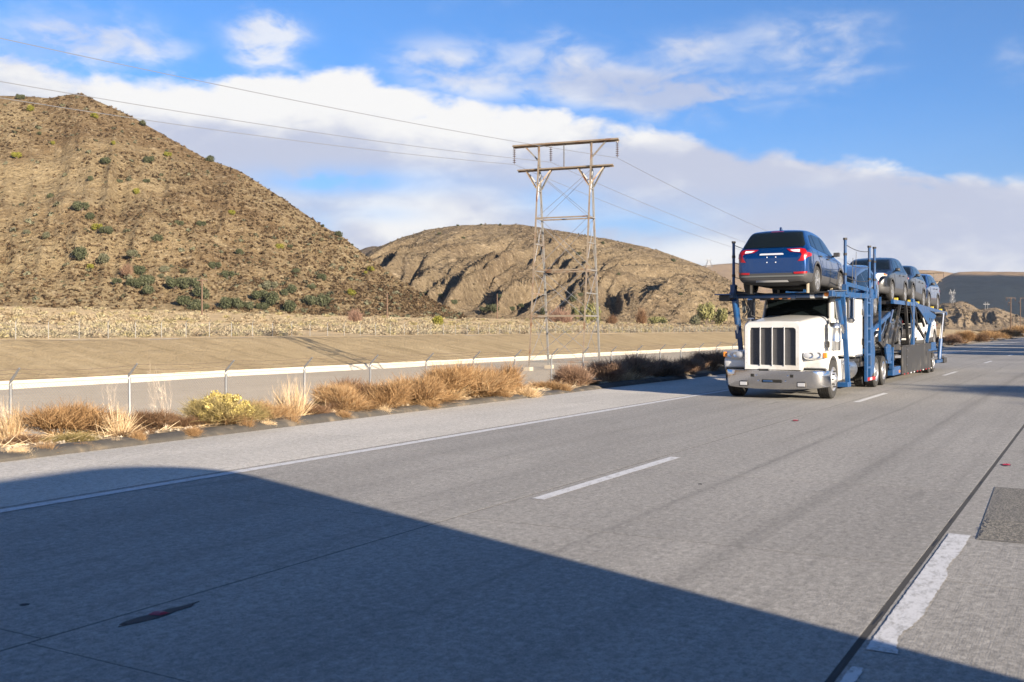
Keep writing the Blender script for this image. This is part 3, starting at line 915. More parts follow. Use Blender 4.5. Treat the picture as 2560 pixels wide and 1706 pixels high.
def build_pylon(name, label, base, k, detail=True, group=None):
    t = thing(name, label, 'power pylon', base, group)
    P = pylon_frame(base, k)
    rs, gs = M['rust_steel'], M['grey_steel']
    HT, H2 = 16.9, 15.05
    AC = 2.05                                # half distance between the two A legs
    lv = [.7, 4.04, 7.4, 11.3]
    def sp(z): return 2.25 * (1 - min(z, 16.3) / 16.9)      # spread of each A leg along the line
    def ins(z): return AC           # legs splay a little
    for sx in (-1, 1):
        for sl in (-1, 1):
            m = gs if (sx > 0 and sl > 0) or (sx < 0 and sl > 0) else rs
            MB().angle(P(sx * ins(0), sl * sp(0), .25), P(sx * ins(HT - .1), sl * sp(HT - .1), HT - .1), .125 * k, .02 * k, ax_up(), -sl).build('leg', m, t)
            if detail:
                c = P(sx * ins(0), sl * sp(0), 0)
                MB().box(c.x - .28, c.x + .28, c.y - .28, c.y + .28, c.z - .5, c.z + .36).build('footing', M['footing'], t, .03)
    W = 4.15
    MB().angle(P(-W, -.09, HT), P(W, -.09, HT), .125 * k, .022 * k).angle(P(-W, .09, HT), P(W, .09, HT), .125 * k, .022 * k, flip=-1).build('crossarm', M['rust_steel'], t)
    MB().angle(P(-3.75, -.1, H2), P(3.75, -.1, H2), .10 * k, .02 * k).angle(P(-3.75, .1, H2), P(3.75, .1, H2), .10 * k, .02 * k, flip=-1).build('crossarm', rs, t)
    for sx in (-1, 1):
        MB().angle(P(sx * 3.25, .0, HT), P(sx * 2.15, 0, HT - 1.15), .1 * k).build('brace', gs, t)
        for q in (-1, 1):
            MB().angle(P(sx * 2.05 + q * 1.05, .0, H2), P(sx * 2.05 + q * .03, -.5, H2 - 1.45), .09 * k).build('brace', rs, t)
            MB().angle(P(sx * 2.05 + q * 1.05, .0, H2), P(sx * 2.05 + q * .03, .5, H2 - 1.45), .09 * k).build('brace', gs, t)
    MB().angle(P(-.1, 0, HT), P(-.1, 0, H2), .08 * k).build('hanger', gs, t)
    for i, z in enumerate(lv):
        a, s = ins(z), sp(z)
        m = (gs, rs, rs, rs)[i]
        MB().angle(P(-a, -s, z), P(a, -s, z), .10 * k, .02 * k).build('strut', m, t)
        MB().angle(P(-a, s, z), P(a, s, z), .10 * k, .02 * k).build('strut', m, t)
        for sx in (-1, 1):
            MB().angle(P(sx * a, -s, z), P(sx * a, s, z), .10 * k, .018 * k).build('strut', gs, t)
    for z in (5.7, 9.4, 13.4):
        for sx in (-1, 1):
            MB().angle(P(sx * ins(z), -sp(z), z), P(sx * ins(z), sp(z), z), .08 * k).build('strut', gs, t)
    z0s = [.7, 4.04, 7.4, 11.3, H2 - .3]
    for i in range(4):
        za, zb = z0s[i], z0s[i + 1]
        for s in (-1, 1):
            for d in (-1, 1):
                MB().tube([P(-d * ins(za), s * sp(za), za), P(d * ins(zb), s * sp(zb), zb)], .016 * k, 4).build('tie_rod', M['wire'], t)
        for sx in (-1, 1):
            MB().tube([P(sx * ins(za), -sp(za), za), P(sx * ins(zb), sp(zb), zb)], .016 * k, 4).build('tie_rod', M['wire'], t)
            MB().tube([P(sx * ins(za), sp(za), za), P(sx * ins(zb), -sp(zb), zb)], .016 * k, 4).build('tie_rod', M['wire'], t)
    att = []
    for a in (-W + .12, -1.1, W - .12):
        pr = [(.02, 0)]; h = -.12
        for _ in range(7):
            pr += [(.025, h), (.125, h - .03), (.13, h - .05), (.03, h - .07)]; h -= .155
        pr += [(.015, h), (.0, h - .05)]
        MB().lathe(P(a, 0, HT - .08), (0, 0, 1), [(r * k, z * k) for r, z in pr], 12).build('insulator', M['porcelain'], t)
        att.append(P(a, 0, HT - .08 - 1.25))
    return att


def ax_up(): return AX


pyl = build_pylon('power_pylon', 'rusty steel pylon with two crossarms standing between canal and near fence', PB, 1.0)
P2 = Vector((*[float(q) for q in to_world(2310, 172.0)], -1.75))
pyl2 = build_pylon('power_pylon', 'smaller distant pylon whose crossarm shows just above the last blue car', P2, .75, False)
# conductors: towards the far pylon, and the other way over the left hill out of the picture
far_left = []
for (u, v, z) in ((-260, 38, 40), (-260, 158, 44), (-260, 203, 47)):
    X, Y = to_world(u, z); far_left.append(Vector((float(X), float(Y), CAM_H + (822 - v) / 2560 * z)))
order = [2, 1, 0]
names = {0: 'lowest power line running from the left insulator of the near pylon', 1: 'middle power line running from the central insulator of the near pylon', 2: 'upper power line running from the right hand insulator of the near pylon'}


def span(p, q, sag, n=40):
    return [p.lerp(q, i / n) - Vector((0, 0, sag * 4 * (i / n) * (1 - i / n))) for i in range(n + 1)]


for li, ai in enumerate(order):
    t = thing('power_line', names[ai], 'power line', pyl[ai], 'conductors hung on the pylon')
    MB().tube(span(far_left[li], pyl[ai], .35), .017, 5).build('span', M['wire'], t)
    MB().tube(span(pyl[ai], pyl2[ai], 2.2), .017, 5).build('span', M['wire'], t)


# ------------------------------------------------------------------ wooden poles and far pylons
def wood_pole(u, z, vt, vb, label, arm=1.2, ins=True, group='wooden poles', ground=None):
    X, Y = [float(q) for q in to_world(u, z)]
    zb = CAM_H + (822 - vb) / 2560 * z; zt = CAM_H + (822 - vt) / 2560 * z
    t = thing('utility_pole', label, 'utility pole', (X, Y, zb), group)
    MB().tube([(X, Y, zb - .6), (X, Y, zt)], [.20, .13], 10).build('pole', M['wood'], t)
    if arm:
        d = Vector((CT, ST, 0))
        c = Vector((X, Y, zt - .4))
        MB().beam(c - d * arm, c + d * arm, .14, .16).build('crossarm', M['wood'], t)
        for a in (-.92, -.45, .45, .92):
            q = c + d * arm * a
            MB().lathe(q + Vector((0, 0, .08)), (0, 0, 1), [(.03, 0), (.07, .06), (.09, .1), (.04, .16), (.07, .2), (0, .26)], 8).build('insulator', M['grey_steel'], t)
    return Vector((X, Y, zt - .3))


wood_pole(505, 222, 697, 792, 'reddish wooden pole with short crossarm in front of the green shrubs', 1.15)
wood_pole(968, 262, 733, 796, 'plain thin wooden pole at the right end of the left hill', 0)
wood_pole(1243, 330, 735, 793, 'light wooden pole before the middle hill, left of the pylon', 0)


def h_pole(u, z, vt, vb, label, arms):
    X, Y = [float(q) for q in to_world(u, z)]
    zb = CAM_H + (822 - vb) / 2560 * z; zt = CAM_H + (822 - vt) / 2560 * z
    t = thing('utility_pole', label, 'utility pole', (X, Y, zb), 'poles beside the road far ahead')
    MB().tube([(X, Y, zb - .6), (X, Y, zt)], [.11, .075], 8).build('pole', M['wood'], t)
    d = Vector((CT, ST, 0))
    for a0, a1, dz in arms:
        MB().beam(Vector((X, Y, zt + dz)) + d * a0, Vector((X, Y, zt + dz)) + d * a1,   .07, .08).build('crossarm', M['wood'], t)
        for a in (a0, a1):
            q = Vector((X, Y, zt + dz)) + d * a * .96
            MB().lathe(q, (0, 0, 1), [(.02, 0), (.06, -.1), (.06, -.5), (.0, -.6)], 6).build('insulator', M['porcelain'], t)


h_pole(2527, 187, 744, 852, 'pole with broad top crossarm rising from the roadside brush at the right edge', [(-.85, .85, -.1), (-.45, .0, -.9)])
h_pole(2551, 250, 745, 827, 'pole with upswept arm nearest the right edge of the road view', [(0, .9, -.05), (-.4, .0, -1.0)])


def lattice_tower(u, z, vt, vb, wpx, label):
    X, Y = [float(q) for q in to_world(u, z)]
    zb = CAM_H + (822 - vb) / 2560 * z; zt = CAM_H + (822 - vt) / 2560 * z
    h = zt - zb; wd = wpx / 2560 * z
    t = thing('lattice_tower', label, 'lattice tower', (X, Y, zb), 'far lattice towers')
    d = Vector((CT, ST, 0)); l = Vector((-ST, CT, 0)); B = Vector((X, Y, zb)); th = z / 2560 * .7
    def Q(a, b, zz): return B + d * a * wd + l * b * wd + Vector((0, 0, zz * h))
    wz = lambda q: .5 - .36 * min(1, q / .72)
    for a in (-1, 1):
        for b in (-1, 1):
            MB().beam(Q(a * .5, b * .5, -.03), Q(a * wz(.8), b * wz(.8), .8), th).build('leg', M['far_steel'], t)
        MB().beam(Q(a * wz(.8), 0, .8), Q(a * .30, 0, 1.0), th).build('peak', M['far_steel'], t)
    for q in (.78, .86): MB().beam(Q(-.5, 0, q), Q(.5, 0, q), th).build('crossarm', M['far_steel'], t)
    zs = [0, .25, .45, .6, .72]
    for i in range(4):
        for b in (-1, 1):
            for a in (-1, 1):
                MB().beam(Q(-a * wz(zs[i]), b * wz(zs[i]), zs[i]), Q(a * wz(zs[i + 1]), b * wz(zs[i + 1]), zs[i + 1]), th * .6).build('brace', M['far_steel'], t)


lattice_tower(2381, 900, 724, 775, 17, 'grey lattice tower behind the rear end of the car carrier')
lattice_tower(1772, 3350, 647, 668, 16, 'tiny lattice tower on the golden ridge left of the blue car')


def white_h(u, z, vt, vb):
    t0 = to_world(u, z); B = Vector((float(t0[0]), float(t0[1]), CAM_H + (822 - vb) / 2560 * z)); h = (vb - vt) / 2560 * z
    t = thing('twin_pole_pylon', 'pair of white poles with a crossbar standing on the far rocky hillock', 'power pylon', B)
    d = Vector((CT, ST, 0))
    for a in (-1.0, 1.0): MB().tube([B + d * a - Vector((0, 0, 1)), B + d * a + Vector((0, 0, h))], .22, 6).build('pole', M['far_steel'], t)
    MB().beam(B + d * -2.6 + Vector((0, 0, h * .78)), B + d * 2.6 + Vector((0, 0, h * .78)), .3).build('crossarm', M['far_steel'], t)


white_h(2466, 850, 755, 782)

# ------------------------------------------------------------------ vehicles: materials
def carpaint(name, col, metal=.55, rough=.28, coat=1.0):
    m = mat(name, col, rough, metal, coat=coat)
    return m


M['p_blue'] = carpaint('blue_metallic_paint', (.0012, .036, .145), .5, .2)
M['p_blue2'] = carpaint('deep_blue_metallic_paint', (.005, .03, .11))
M['p_steel'] = carpaint('steel_blue_paint', (.10, .15, .24), .6)
M['p_black'] = carpaint('black_paint', (.006, .007, .010), .0, .3, .55)
M['p_graphite'] = carpaint('graphite_paint', (.010, .014, .022), .2, .3, .6)
M['p_white'] = carpaint('white_car_paint', (.78, .78, .77), 0.)
M['truck_white'] = mat('white_truck_paint', (.54, .54, .53), .34, coat=.5, dirt=(.44, .415, .37), dscale=1.3)
M['rig_blue'] = mat('blue_rig_paint', (.008, .056, .165), .40, coat=.3, var=.25, vscale=5, dirt=(.035, .055, .10), dscale=3.5)
M['chrome'] = mat('chrome', (.72, .72, .72), .09, 1.0)
M['bumper_chrome'] = mat('polished_bumper', (.62, .62, .63), .16, 1.0, bump=.05, bscale=3)
M['alu'] = mat('brushed_aluminium', (.70, .70, .69), .30, 1.0, var=.1)
M['rimalu'] = mat('wheel_aluminium', (.66, .66, .66), .32, .85)
M['black_plastic'] = mat('dark_cladding', (.045, .045, .047), .55, var=.1)
M['black_metal'] = mat('black_frame_paint', (.018, .018, .019), .5, dirt=(.07, .06, .05), dscale=4)
M['skirt'] = mat('black_skirt_panel', (.022, .022, .023), .48, dirt=(.05, .047, .043), dscale=2)
M['tyre'] = mat('tyre_rubber', (.022, .021, .020), .85, var=.3, vscale=20)
M['glass'] = mat('tinted_glass', (.006, .009, .010), .03, spec=.45)
M['well'] = mat('wheel_well', (.006, .006, .006), .9)
M['red_lens'] = mat('red_lens', (.30, .003, .006), .3, coat=.25)
M['white_lens'] = mat('clear_lens', (.82, .82, .84), .08, coat=1.0)
M['lamp_glass'] = mat('lamp_glass', (.36, .37, .39), .08, coat=1.0)
M['amber'] = mat('amber_lens', (.80, .24, .02), .2, coat=.8)
M['mesh_grille'] = mat('grille_mesh', (.12, .12, .13), .5, .5)
M['trim_sheen'] = mat('painted_sheen_trim', (.60, .61, .63), .2, .2, coat=.5)  # pale base colour stands in for the sky reflected in chrome
M['yellow'] = mat('yellow_strap', (.55, .42, .05), .7)
M['seat_grey'] = mat('interior_grey', (.10, .11, .11), .8)


# ------------------------------------------------------------------ sport utility car
def patch(bvh, poly, axis, sgn, off, res=.06, depth=.02):
    """a thin shell that follows the body: poly is given in the plane across axis"""
    bm = bmesh.new()
    vs = [bm.verts.new((p[0], p[1], 0)) for p in poly]
    bm.faces.new(vs)
    a0 = min(p[0] for p in poly); a1 = max(p[0] for p in poly); b0 = min(p[1] for p in poly); b1 = max(p[1] for p in poly)
    for i in range(1, int((a1 - a0) / res) + 1):
        bmesh.ops.bisect_plane(bm, geom=bm.verts[:] + bm.edges[:] + bm.faces[:], plane_co=(a0 + i * res, 0, 0), plane_no=(1, 0, 0))
    for i in range(1, int((b1 - b0) / res) + 1):
        bmesh.ops.bisect_plane(bm, geom=bm.verts[:] + bm.edges[:] + bm.faces[:], plane_co=(0, b0 + i * res, 0), plane_no=(0, 1, 0))
    d = Vector((sgn, 0, 0)) if axis == 'x' else Vector((0, sgn, 0)) if axis == 'y' else Vector((0, 0, sgn))
    for v in bm.verts:
        a, b = v.co.x, v.co.y
        o = Vector((0, a, b)) if axis == 'x' else Vector((a, 0, b)) if axis == 'y' else Vector((a, b, 0))
        o = o - d * 8
        h = bvh.ray_cast(o, d)
        if h[0] is None:
            q = bvh.find_nearest(o + d * 7.2); co = q[0]
        else: co = h[0]
        v.co = co - d * off
    be = [e for e in bm.edges if e.is_boundary]
    r = bmesh.ops.extrude_edge_only(bm, edges=be)
    for v in [x for x in r['geom'] if isinstance(x, bmesh.types.BMVert)]: v.co += d * (off + depth)
    bmesh.ops.recalc_face_normals(bm, faces=bm.faces)
    me = bpy.data.meshes.new('patch'); bm.to_mesh(me); bm.free()
    # outward normals
    cen = sum((p.normal.dot(d) * p.area for p in me.polygons))
    if cen > 0: me.flip_normals()
    me.polygons.foreach_set('use_smooth', [True] * len(me.polygons)); me.set_sharp_from_angle(angle=R(45))
    return me


CARK = .9
AX_R, AX_F = .95, 3.68
YC = (AX_R + AX_F) / 2


def make_suv():
    root = thing('suv_car', 'x', 'car')
    ys = [0.0, .05, .11, .28, .46, .60, .85, 1.3, 1.9, 2.4, 2.75, 3.05, 3.35, 3.52, 3.9, 4.2, 4.42, 4.55, 4.63]
    zt = [1.00, 1.07, 1.15, 1.40, 1.58, 1.635, 1.66, 1.68, 1.665, 1.62, 1.53, 1.36, 1.16, 1.11, 1.06, 1.01, .94, .85, .74]
    wd = [.84, .875, .90, .92, .925, .925, .925, .92, .92, .92, .92, .92, .92, .92, .92, .905, .86, .79, .68]
    wr = [.80, .80, .80, .735, .685, .675, .67, .67, .67, .67, .68, .73, .79, .80, .80, .77, .70, .62, .50]
    belt = [.96, 1.03, 1.08, 1.12, 1.12, 1.12, 1.11, 1.10, 1.08, 1.06, 1.05, 1.05, 1.06, 1.04, 1.0, .94, .87, .78, .66]
    zl = [.30, .27, .25, .23, .22, .22, .22, .22, .22, .22, .22, .22, .22, .22, .22, .22, .24, .26, .30]
    rings = []
    for i, y in enumerate(ys):
        w_, r_, t_, b_, l_ = wd[i], wr[i], zt[i], min(belt[i], zt[i] - .05), zl[i]
        half = [(w_ * .80, l_), (w_ * .965, l_ + .07), (w_, l_ + .22), (w_ * 1.0, .72 if b_ > .8 else b_ - .1), (w_ * .985, b_ - .04), (w_ * .965, b_),
                (w_ * .965 * .45 + r_ * .55, b_ * .45 + (t_ - .06) * .55), (r_, t_ - .05), (r_ * .93, t_ - .015), (r_ * .5, t_ + .004)]
        ring = [(x, y - YC, z) for x, z in half] + [(0, y - YC, t_ + .012)] + [(-x, y - YC, z) for x, z in reversed(half)] + [(0, y - YC, l_)]
        rings.append([(a * CARK, b * CARK, c * CARK) for a, b, c in ring])
    def shrink(r, k, dy):
        cz = sum(p[2] for p in r) / len(r)
        return [(p[0] * k, p[1] + dy, cz + (p[2] - cz) * k) for p in r]
    rings = [shrink(rings[0], .08, -.035), shrink(rings[0], .6, -.035), shrink(rings[0], .93, -.025)] + rings + [shrink(rings[-1], .9, .03), shrink(rings[-1], .5, .045), shrink(rings[-1], .06, .05)]
    mb = MB().loft(rings)
    o = mb.build('body', M['p_blue'])
    sm = o.modifiers.new('s', 'SUBSURF'); sm.levels = 2
    dg = bpy.context.evaluated_depsgraph_get()
    me = bpy.data.meshes.new_from_object(o.evaluated_get(dg)); me.name = 'body'
    bm = bmesh.new(); bm.from_mesh(me); bvh = BVHTree.FromBMesh(bm)
    bmesh.ops.bisect_plane(bm, geom=bm.verts[:] + bm.edges[:] + bm.faces[:], plane_co=(0, 0, .50 * CARK), plane_no=(0, 0, 1))
    bm.to_mesh(me); bm.free()
    o.modifiers.clear(); o.data = me
    # wheel housings
    cut = MB()
    for ya in (AX_R, AX_F):
        for sx in (-1, 1):
            cut.lathe((sx * .52 * CARK, (ya - YC) * CARK, .37 * CARK), (sx, 0, 0), [(0, 0), (.415 * CARK, 0), (.415 * CARK, .6), (0, .6)], 28)
    co = cut.build('cutter', M['well'])
    bo = o.modifiers.new('b', 'BOOLEAN'); bo.object = co; bo.operation = 'DIFFERENCE'; bo.solver = 'EXACT'
    dg = bpy.context.evaluated_depsgraph_get(); dg.update()
    me2 = bpy.data.meshes.new_from_object(o.evaluated_get(dg)); me2.name = 'body'
    o.modifiers.clear(); o.data = me2
    bpy.data.objects.remove(co)
    me2.materials.clear(); me2.materials.append(M['p_blue']); me2.materials.append(M['black_plastic']); me2.materials.append(M['well'])
    idx = []
    for p in me2.polygons:
        c = p.center; k = 0
        if c.z < .50 * CARK: k = 1
        for ya in (AX_R, AX_F):
            dd = math.hypot(c.y - (ya - YC) * CARK, c.z - .37 * CARK)
            if dd < .418 * CARK and (abs(dd - .415 * CARK) < .006 or abs(abs(c.x) - .52 * CARK) < .01): k = 2
        if abs(p.normal.z) > .9 and c.z < .3: k = 2
        idx.append(k)
    me2.polygons.foreach_set('material_index', idx)
    me2.polygons.foreach_set('use_smooth', [True] * len(me2.polygons)); me2.set_sharp_from_angle(angle=R(40))
    o.parent = root
    S = lambda poly: [(a * CARK, b * CARK) for a, b in poly]
    SY = lambda poly: [((a - YC) * CARK, b * CARK) for a, b in poly]
    mir = lambda poly: [(-a, b) for a, b in poly][::-1]

    def pp(name, poly, axis, sgn, off, m, res=.06, par=root):
        c = link(name, patch(bvh, poly, axis, sgn, off, res), m, par); return c
    # glass
    pp('rear_window', S([(-.76, 1.16), (.76, 1.16), (.79, 1.22), (.665, 1.54), (.62, 1.575), (-.62, 1.575), (-.665, 1.54), (-.79, 1.22)]), 'y', 1, .016, M['glass'], .04)
    pp('windscreen', S([(-.74, 1.17), (-.4, 1.145), (.4, 1.145), (.74, 1.17), (.62, 1.54), (.4, 1.57), (-.4, 1.57), (-.62, 1.54)]), 'y', -1, .014, M['glass'], .05)
    for sx in (-1, 1):
        for poly in ([(.52, 1.20), (.95, 1.155), (.98, 1.52), (.78, 1.50)], [(1.03, 1.15), (1.86, 1.125), (1.86, 1.55), (1.06, 1.545)], [(1.94, 1.12), (3.06, 1.085), (2.98, 1.17), (2.60, 1.46), (2.40, 1.53), (1.94, 1.55)]):
            pp('side_window', SY(poly), 'x', -sx, .006, M['glass'])
        # doors
        d1 = pp('door', SY([(1.46, .52), (1.92, .52), (1.92, 1.09), (1.02, 1.115), (1.06, 1.0), (1.30, .86), (1.42, .72)]), 'x', -sx, .005, M['p_blue'])
        d2 = pp('door', SY([(1.945, .52), (3.14, .52), (3.16, .95), (3.08, 1.05), (1.945, 1.085)]), 'x', -sx, .005, M['p_blue'])
        for dd, yh, zh in ((d1, 1.30, .99), (d2, 2.12, .97)):
            h = bvh.ray_cast(Vector((sx * 3, (yh - YC) * CARK, zh * CARK)), Vector((-sx, 0, 0)))[0]
            MB().box(min(h.x, h.x + sx * .035), max(h.x, h.x + sx * .035), h.y - .085, h.y + .085, h.z - .014, h.z + .014).build('door_handle', M['black_plastic'], dd, .008)
        # arches of dark plastic round the wheels
        for ya in (AX_R, AX_F):
            ro, ri, n = .475, .42, 18
            arc = [math.pi * (-.06 + 1.12 * k / n) for k in range(n + 1)]
            poly = [(ya + ro * math.cos(t), .37 + ro * math.sin(t)) for t in arc] + [(ya + ri * math.cos(t), .37 + ri * math.sin(t)) for t in reversed(arc)]
            pp('wheel_arch', SY(poly), 'x', -sx, .012, M['black_plastic'])
        # lights
        tl = [(.36, 1.105), (.70, 1.12), (.80, 1.10), (.90, 1.0), (.905, .92), (.80, .79), (.66, .785), (.72, .86), (.755, .95), (.73, 1.0), (.47, 1.03)]
        wl = [(.45, 1.08), (.69, 1.085), (.70, 1.02), (.54, 1.035)]
        rl = [(.56, .515), (.88, .525), (.86, .475), (.57, .465)]
        hl = [(.46, .99), (.70, .985), (.84, .93), (.85, .87), (.70, .865), (.64, .80), (.62, .70), (.53, .70), (.50, .84)]
        f = (lambda q: q) if sx > 0 else mir
        t = pp('tail_light', S(f(tl)), 'y', 1, .012, M['red_lens'], .04)
        pp('lens', S(f(wl)), 'y', 1, .018, M['white_lens'], .04, t)
        pp('reflector', S(f(rl)), 'y', 1, .012, M['red_lens'], .05)
        pp('side_lamp', SY([(.0, 1.02), (.34, .99), (.30, .93), (.0, .88)]), 'x', -sx, .012, M['red_lens'], .04)
        hl_ = pp('headlight', S(f(hl)), 'y', -1, .012, M['white_lens'], .04)
        pp('turn_lens', S(f([(.72, .975), (.83, .93), (.84, .88), (.74, .89)])), 'y', -1, .017, M['amber'], .04, hl_)
        pp('fog_trim', S(f([(.50, .62), (.74, .60), (.70, .46), (.56, .44)])), 'y', -1, .010, M['black_plastic'], .05)
        # mirrors
        h = bvh.ray_cast(Vector((sx * 3, (2.92 - YC) * CARK, 1.10 * CARK)), Vector((-sx, 0, 0)))[0]
        mc = h.x + sx * .10
        MB().loft([[(mc - .075 * k, h.y + dy, h.z + .045 - .052 * k), (mc + .075 * k, h.y + dy, h.z + .045 - .045 * k), (mc + .085 * k, h.y + dy, h.z + .045 + .04 * k), (mc + .05 * k, h.y + dy, h.z + .045 + .06 * k), (mc - .075 * k, h.y + dy, h.z + .045 + .055 * k)] for dy, k in ((-.05, .9), (.0, 1.0), (.05, .85), (.085, .45))]).box(min(h.x - sx * .02, h.x + sx * .05), max(h.x - sx * .02, h.x + sx * .05), h.y - .025, h.y + .025, h.z - .01, h.z + .03).build('mirror', M['black_plastic'], root, .012)
    g = pp('grille', S([(-.48, .96), (.48, .96), (.50, .80), (.40, .62), (-.40, .62), (-.50, .80)]), 'y', -1, .014, M['mesh_grille'])
    pp('surround', S([(-.52, .99), (.52, .99), (.53, .95), (-.53, .95)]), 'y', -1, .03, M['chrome'], .06, g)
    pp('surround', S([(-.42, .64), (.42, .64), (.44, .60), (-.44, .60)]), 'y', -1, .03, M['chrome'], .06, g)
    for q in (-.24, 0, .24): pp('bar', S([(q - .20, .70 + .0 * q), (q + .20, .70), (q + .20, .715), (q - .20, .715)]), 'y', -1, .022, M['chrome'], .06, g)
    pp('air_intake', S([(-.44, .50), (.44, .50), (.38, .36), (-.38, .36)]), 'y', -1, .012, M['well'])
    pp('skid_trim', S([(-.46, .33), (.46, .33), (.44, .27), (-.44, .27)]), 'y', -1, .012, M['alu'])
    pp('tailgate_trim', S([(-.30, .985), (-.27, 1.0), (.27, 1.0), (.30, .985), (.30, .955), (-.30, .955)]), 'y', 1, .022, M['trim_sheen'])
    pp('tailgate', S([(-.74, .53), (.74, .53), (.78, .70), (.70, .74), (.64, .82), (.70, .96), (.68, 1.0), (.36, 1.03), (.32, 1.13), (-.32, 1.13), (-.36, 1.03), (-.68, 1.0), (-.70, .96), (-.64, .82), (-.70, .74), (-.78, .70)]), 'y', 1, .008, M['p_blue'])
    for sx in (-.10, .10):
        for z in (.90, .77):
            h = bvh.ray_cast(Vector((sx, -9, z * CARK)), Vector((0, 1, 0)))[0]
            MB().lathe((h.x, h.y, h.z), (0, -1, 0), [(.013, 0), (.013, .02), (0, .022)], 8).build('plate_screw', M['white_lens'], root)
    pp('bumper_trim', S([(-.80, .44), (.80, .44), (.80, .40), (-.80, .40)]), 'y', 1, .014, M['seat_grey'])
    pp('skid_plate', S([(-.42, .27), (.42, .27), (.40, .315), (-.40, .315)]), 'y', 1, .012, M['alu'])
    pp('brake_light', S([(-.16, 1.605), (.16, 1.605), (.15, 1.59), (-.15, 1.59)]), 'y', 1, .012, M['red_lens'])
    MB().prism([((.80 - YC) * CARK, 1.655 * CARK), ((1.02 - YC) * CARK, 1.665 * CARK), ((.86 - YC) * CARK, 1.745 * CARK), ((.82 - YC) * CARK, 1.745 * CARK)], 'x', -.02, .02).build('aerial_fin', M['p_blue'], root)
    # wheels
    for ya in (AX_R, AX_F):
        for sx in (-1, 1):
            c = Vector((sx * .70 * CARK, (ya - YC) * CARK, .365 * CARK)); k = CARK
            wl_ = MB().lathe(c, (sx, 0, 0), [(.245 * k, .0), (.33 * k, 0), (.36 * k, .03), (.365 * k, .06), (.365 * k, .17 * k), (.355 * k, .20 * k), (.33 * k, .225 * k), (.25 * k, .215 * k), (.24 * k, .16 * k), (.0, .14 * k)], 28).build('wheel', M['tyre'], root)
            rm = MB().lathe(c, (sx, 0, 0), [(.255 * k, .20 * k), (.25 * k, .218 * k), (.235 * k, .215 * k), (.23 * k, .17 * k)], 28)
            rm.lathe(c, (sx, 0, 0), [(.07 * k, .15 * k), (.065 * k, .20 * k), (.0, .205 * k)], 14)
            for q in range(5):
                for dq in (-.16, .16):
                    t = 2 * math.pi * q / 5; p0 = c + Vector((sx * .195 * k, 0, 0))
                    e = Vector((0, math.cos(t + dq), math.sin(t + dq))) * .24 * k; s0 = Vector((0, math.cos(t), math.sin(t))) * .05 * k
                    rm.beam(p0 + s0, p0 + e, .035 * k, .03 * k, up=(1, 0, 0))
            rm.build('rim', M['rimalu'], wl_)
    return root


suv = make_suv()
PAINTED = ('body', 'door', 'tailgate', 'aerial_fin')


def place_car(src, x, y, z, yaw, pitch, paint, label, first=False):
    r = src if first else dup(src)
    r.location = (x, y, z); r.rotation_euler = (pitch, 0, yaw); r['label'] = label; r['group'] = 'cars loaded on the carrier'
    for ch in r.children:
        if ch.name.split('.')[0] in PAINTED:
            ch.material_slots[0].link = 'OBJECT'; ch.material_slots[0].material = paint
    return r


TX = -6.42
place_car(suv, TX - .03, 25.28, 2.385, 0, R(-.8), M['p_blue'], 'bright blue metallic car seen from behind on the deck above the cab', True)
place_car(suv, TX + .02, 29.72, 1.72, math.pi, R(-11), M['p_steel'], 'steel blue car tilted nose down just behind the white cab')
place_car(suv, TX + .02, 34.95, 2.44, math.pi, R(0.0), M['p_black'], 'black car facing forward at the front of the trailer upper deck')
place_car(suv, TX + .02, 39.10, 2.42, math.pi, R(3.0), M['p_graphite'], 'dark graphite car in the middle of the trailer upper deck')
place_car(suv, TX + .02, 42.95, 2.28, math.pi, R(0.5), M['p_blue2'], 'deep blue car last on the trailer upper deck')
place_car(suv, TX - .05, 34.3, .86, math.pi, R(-3), M['p_graphite'], 'dark grey car on the lower deck behind the black side panel')
place_car(suv, TX - .05, 42.5, .80, math.pi, R(-2), M['p_white'], 'white car on the lower deck at the rear of the trailer')

# ------------------------------------------------------------------ the tractor unit
def truck_wheel(root, c, r, wdt, sx, steer=False, name='wheel'):
    c = Vector(c)
    tp = [(r * .60, 0), (r * .94, 0), (r * .985, .025), (r, .05)]
    n = 4
    for q in range(n):
        a = .05 + (wdt - .10) * q / n; b_ = .05 + (wdt - .10) * (q + 1) / n
        tp += [(r, a + .012), (r, b_ - .012), (r * .978, b_ - .010), (r * .978, b_ + .006)]
    tp += [(r, wdt - .04), (r * .98, wdt - .02), (r * .92, wdt), (r * .63, wdt - .01), (r * .60, wdt - .05), (0, wdt - .09)]
    wl_ = MB().lathe(c - Vector((sx, 0, 0)) * wdt / 2, (sx, 0, 0), tp, 32).build(name, M['tyre'], root)
    o = c + Vector((sx, 0, 0)) * wdt / 2
    if steer:
        rp = [(r * .62, -.015), (r * .60, .004), (r * .565, -.004), (r * .55, -.05), (r * .50, -.02), (r * .33, .02), (r * .30, .045), (r * .17, .05), (r * .15, .085), (0, .095)]
    else:
        rp = [(r * .62, -.015), (r * .60, .0), (r * .57, -.01), (r * .53, -.09), (r * .33, -.12), (r * .30, -.05), (r * .22, -.045), (r * .2, .01), (0, .02)]
    rm = MB().lathe(o, (sx, 0, 0), rp, 28).build('rim', M['rimalu'], wl_)
    if steer:
        for q in range(10):
            t = 2 * math.pi * q / 10
            e = o + Vector((sx * .012, math.cos(t) * r * .41, math.sin(t) * r * .41))
            MB().lathe(e, (sx, 0, 0), [(.018, -.01), (.018, .035), (0, .045)], 6).build('lug_nut', M['black_metal'], wl_)
    return wl_


def X(x): return TX + x


tr = thing('car_carrier_truck', 'white conventional truck with chrome bumper and blue rack over its cab', 'truck', (TX, 26.0, 0))
Wt, Bl = M['truck_white'], M['rig_blue']
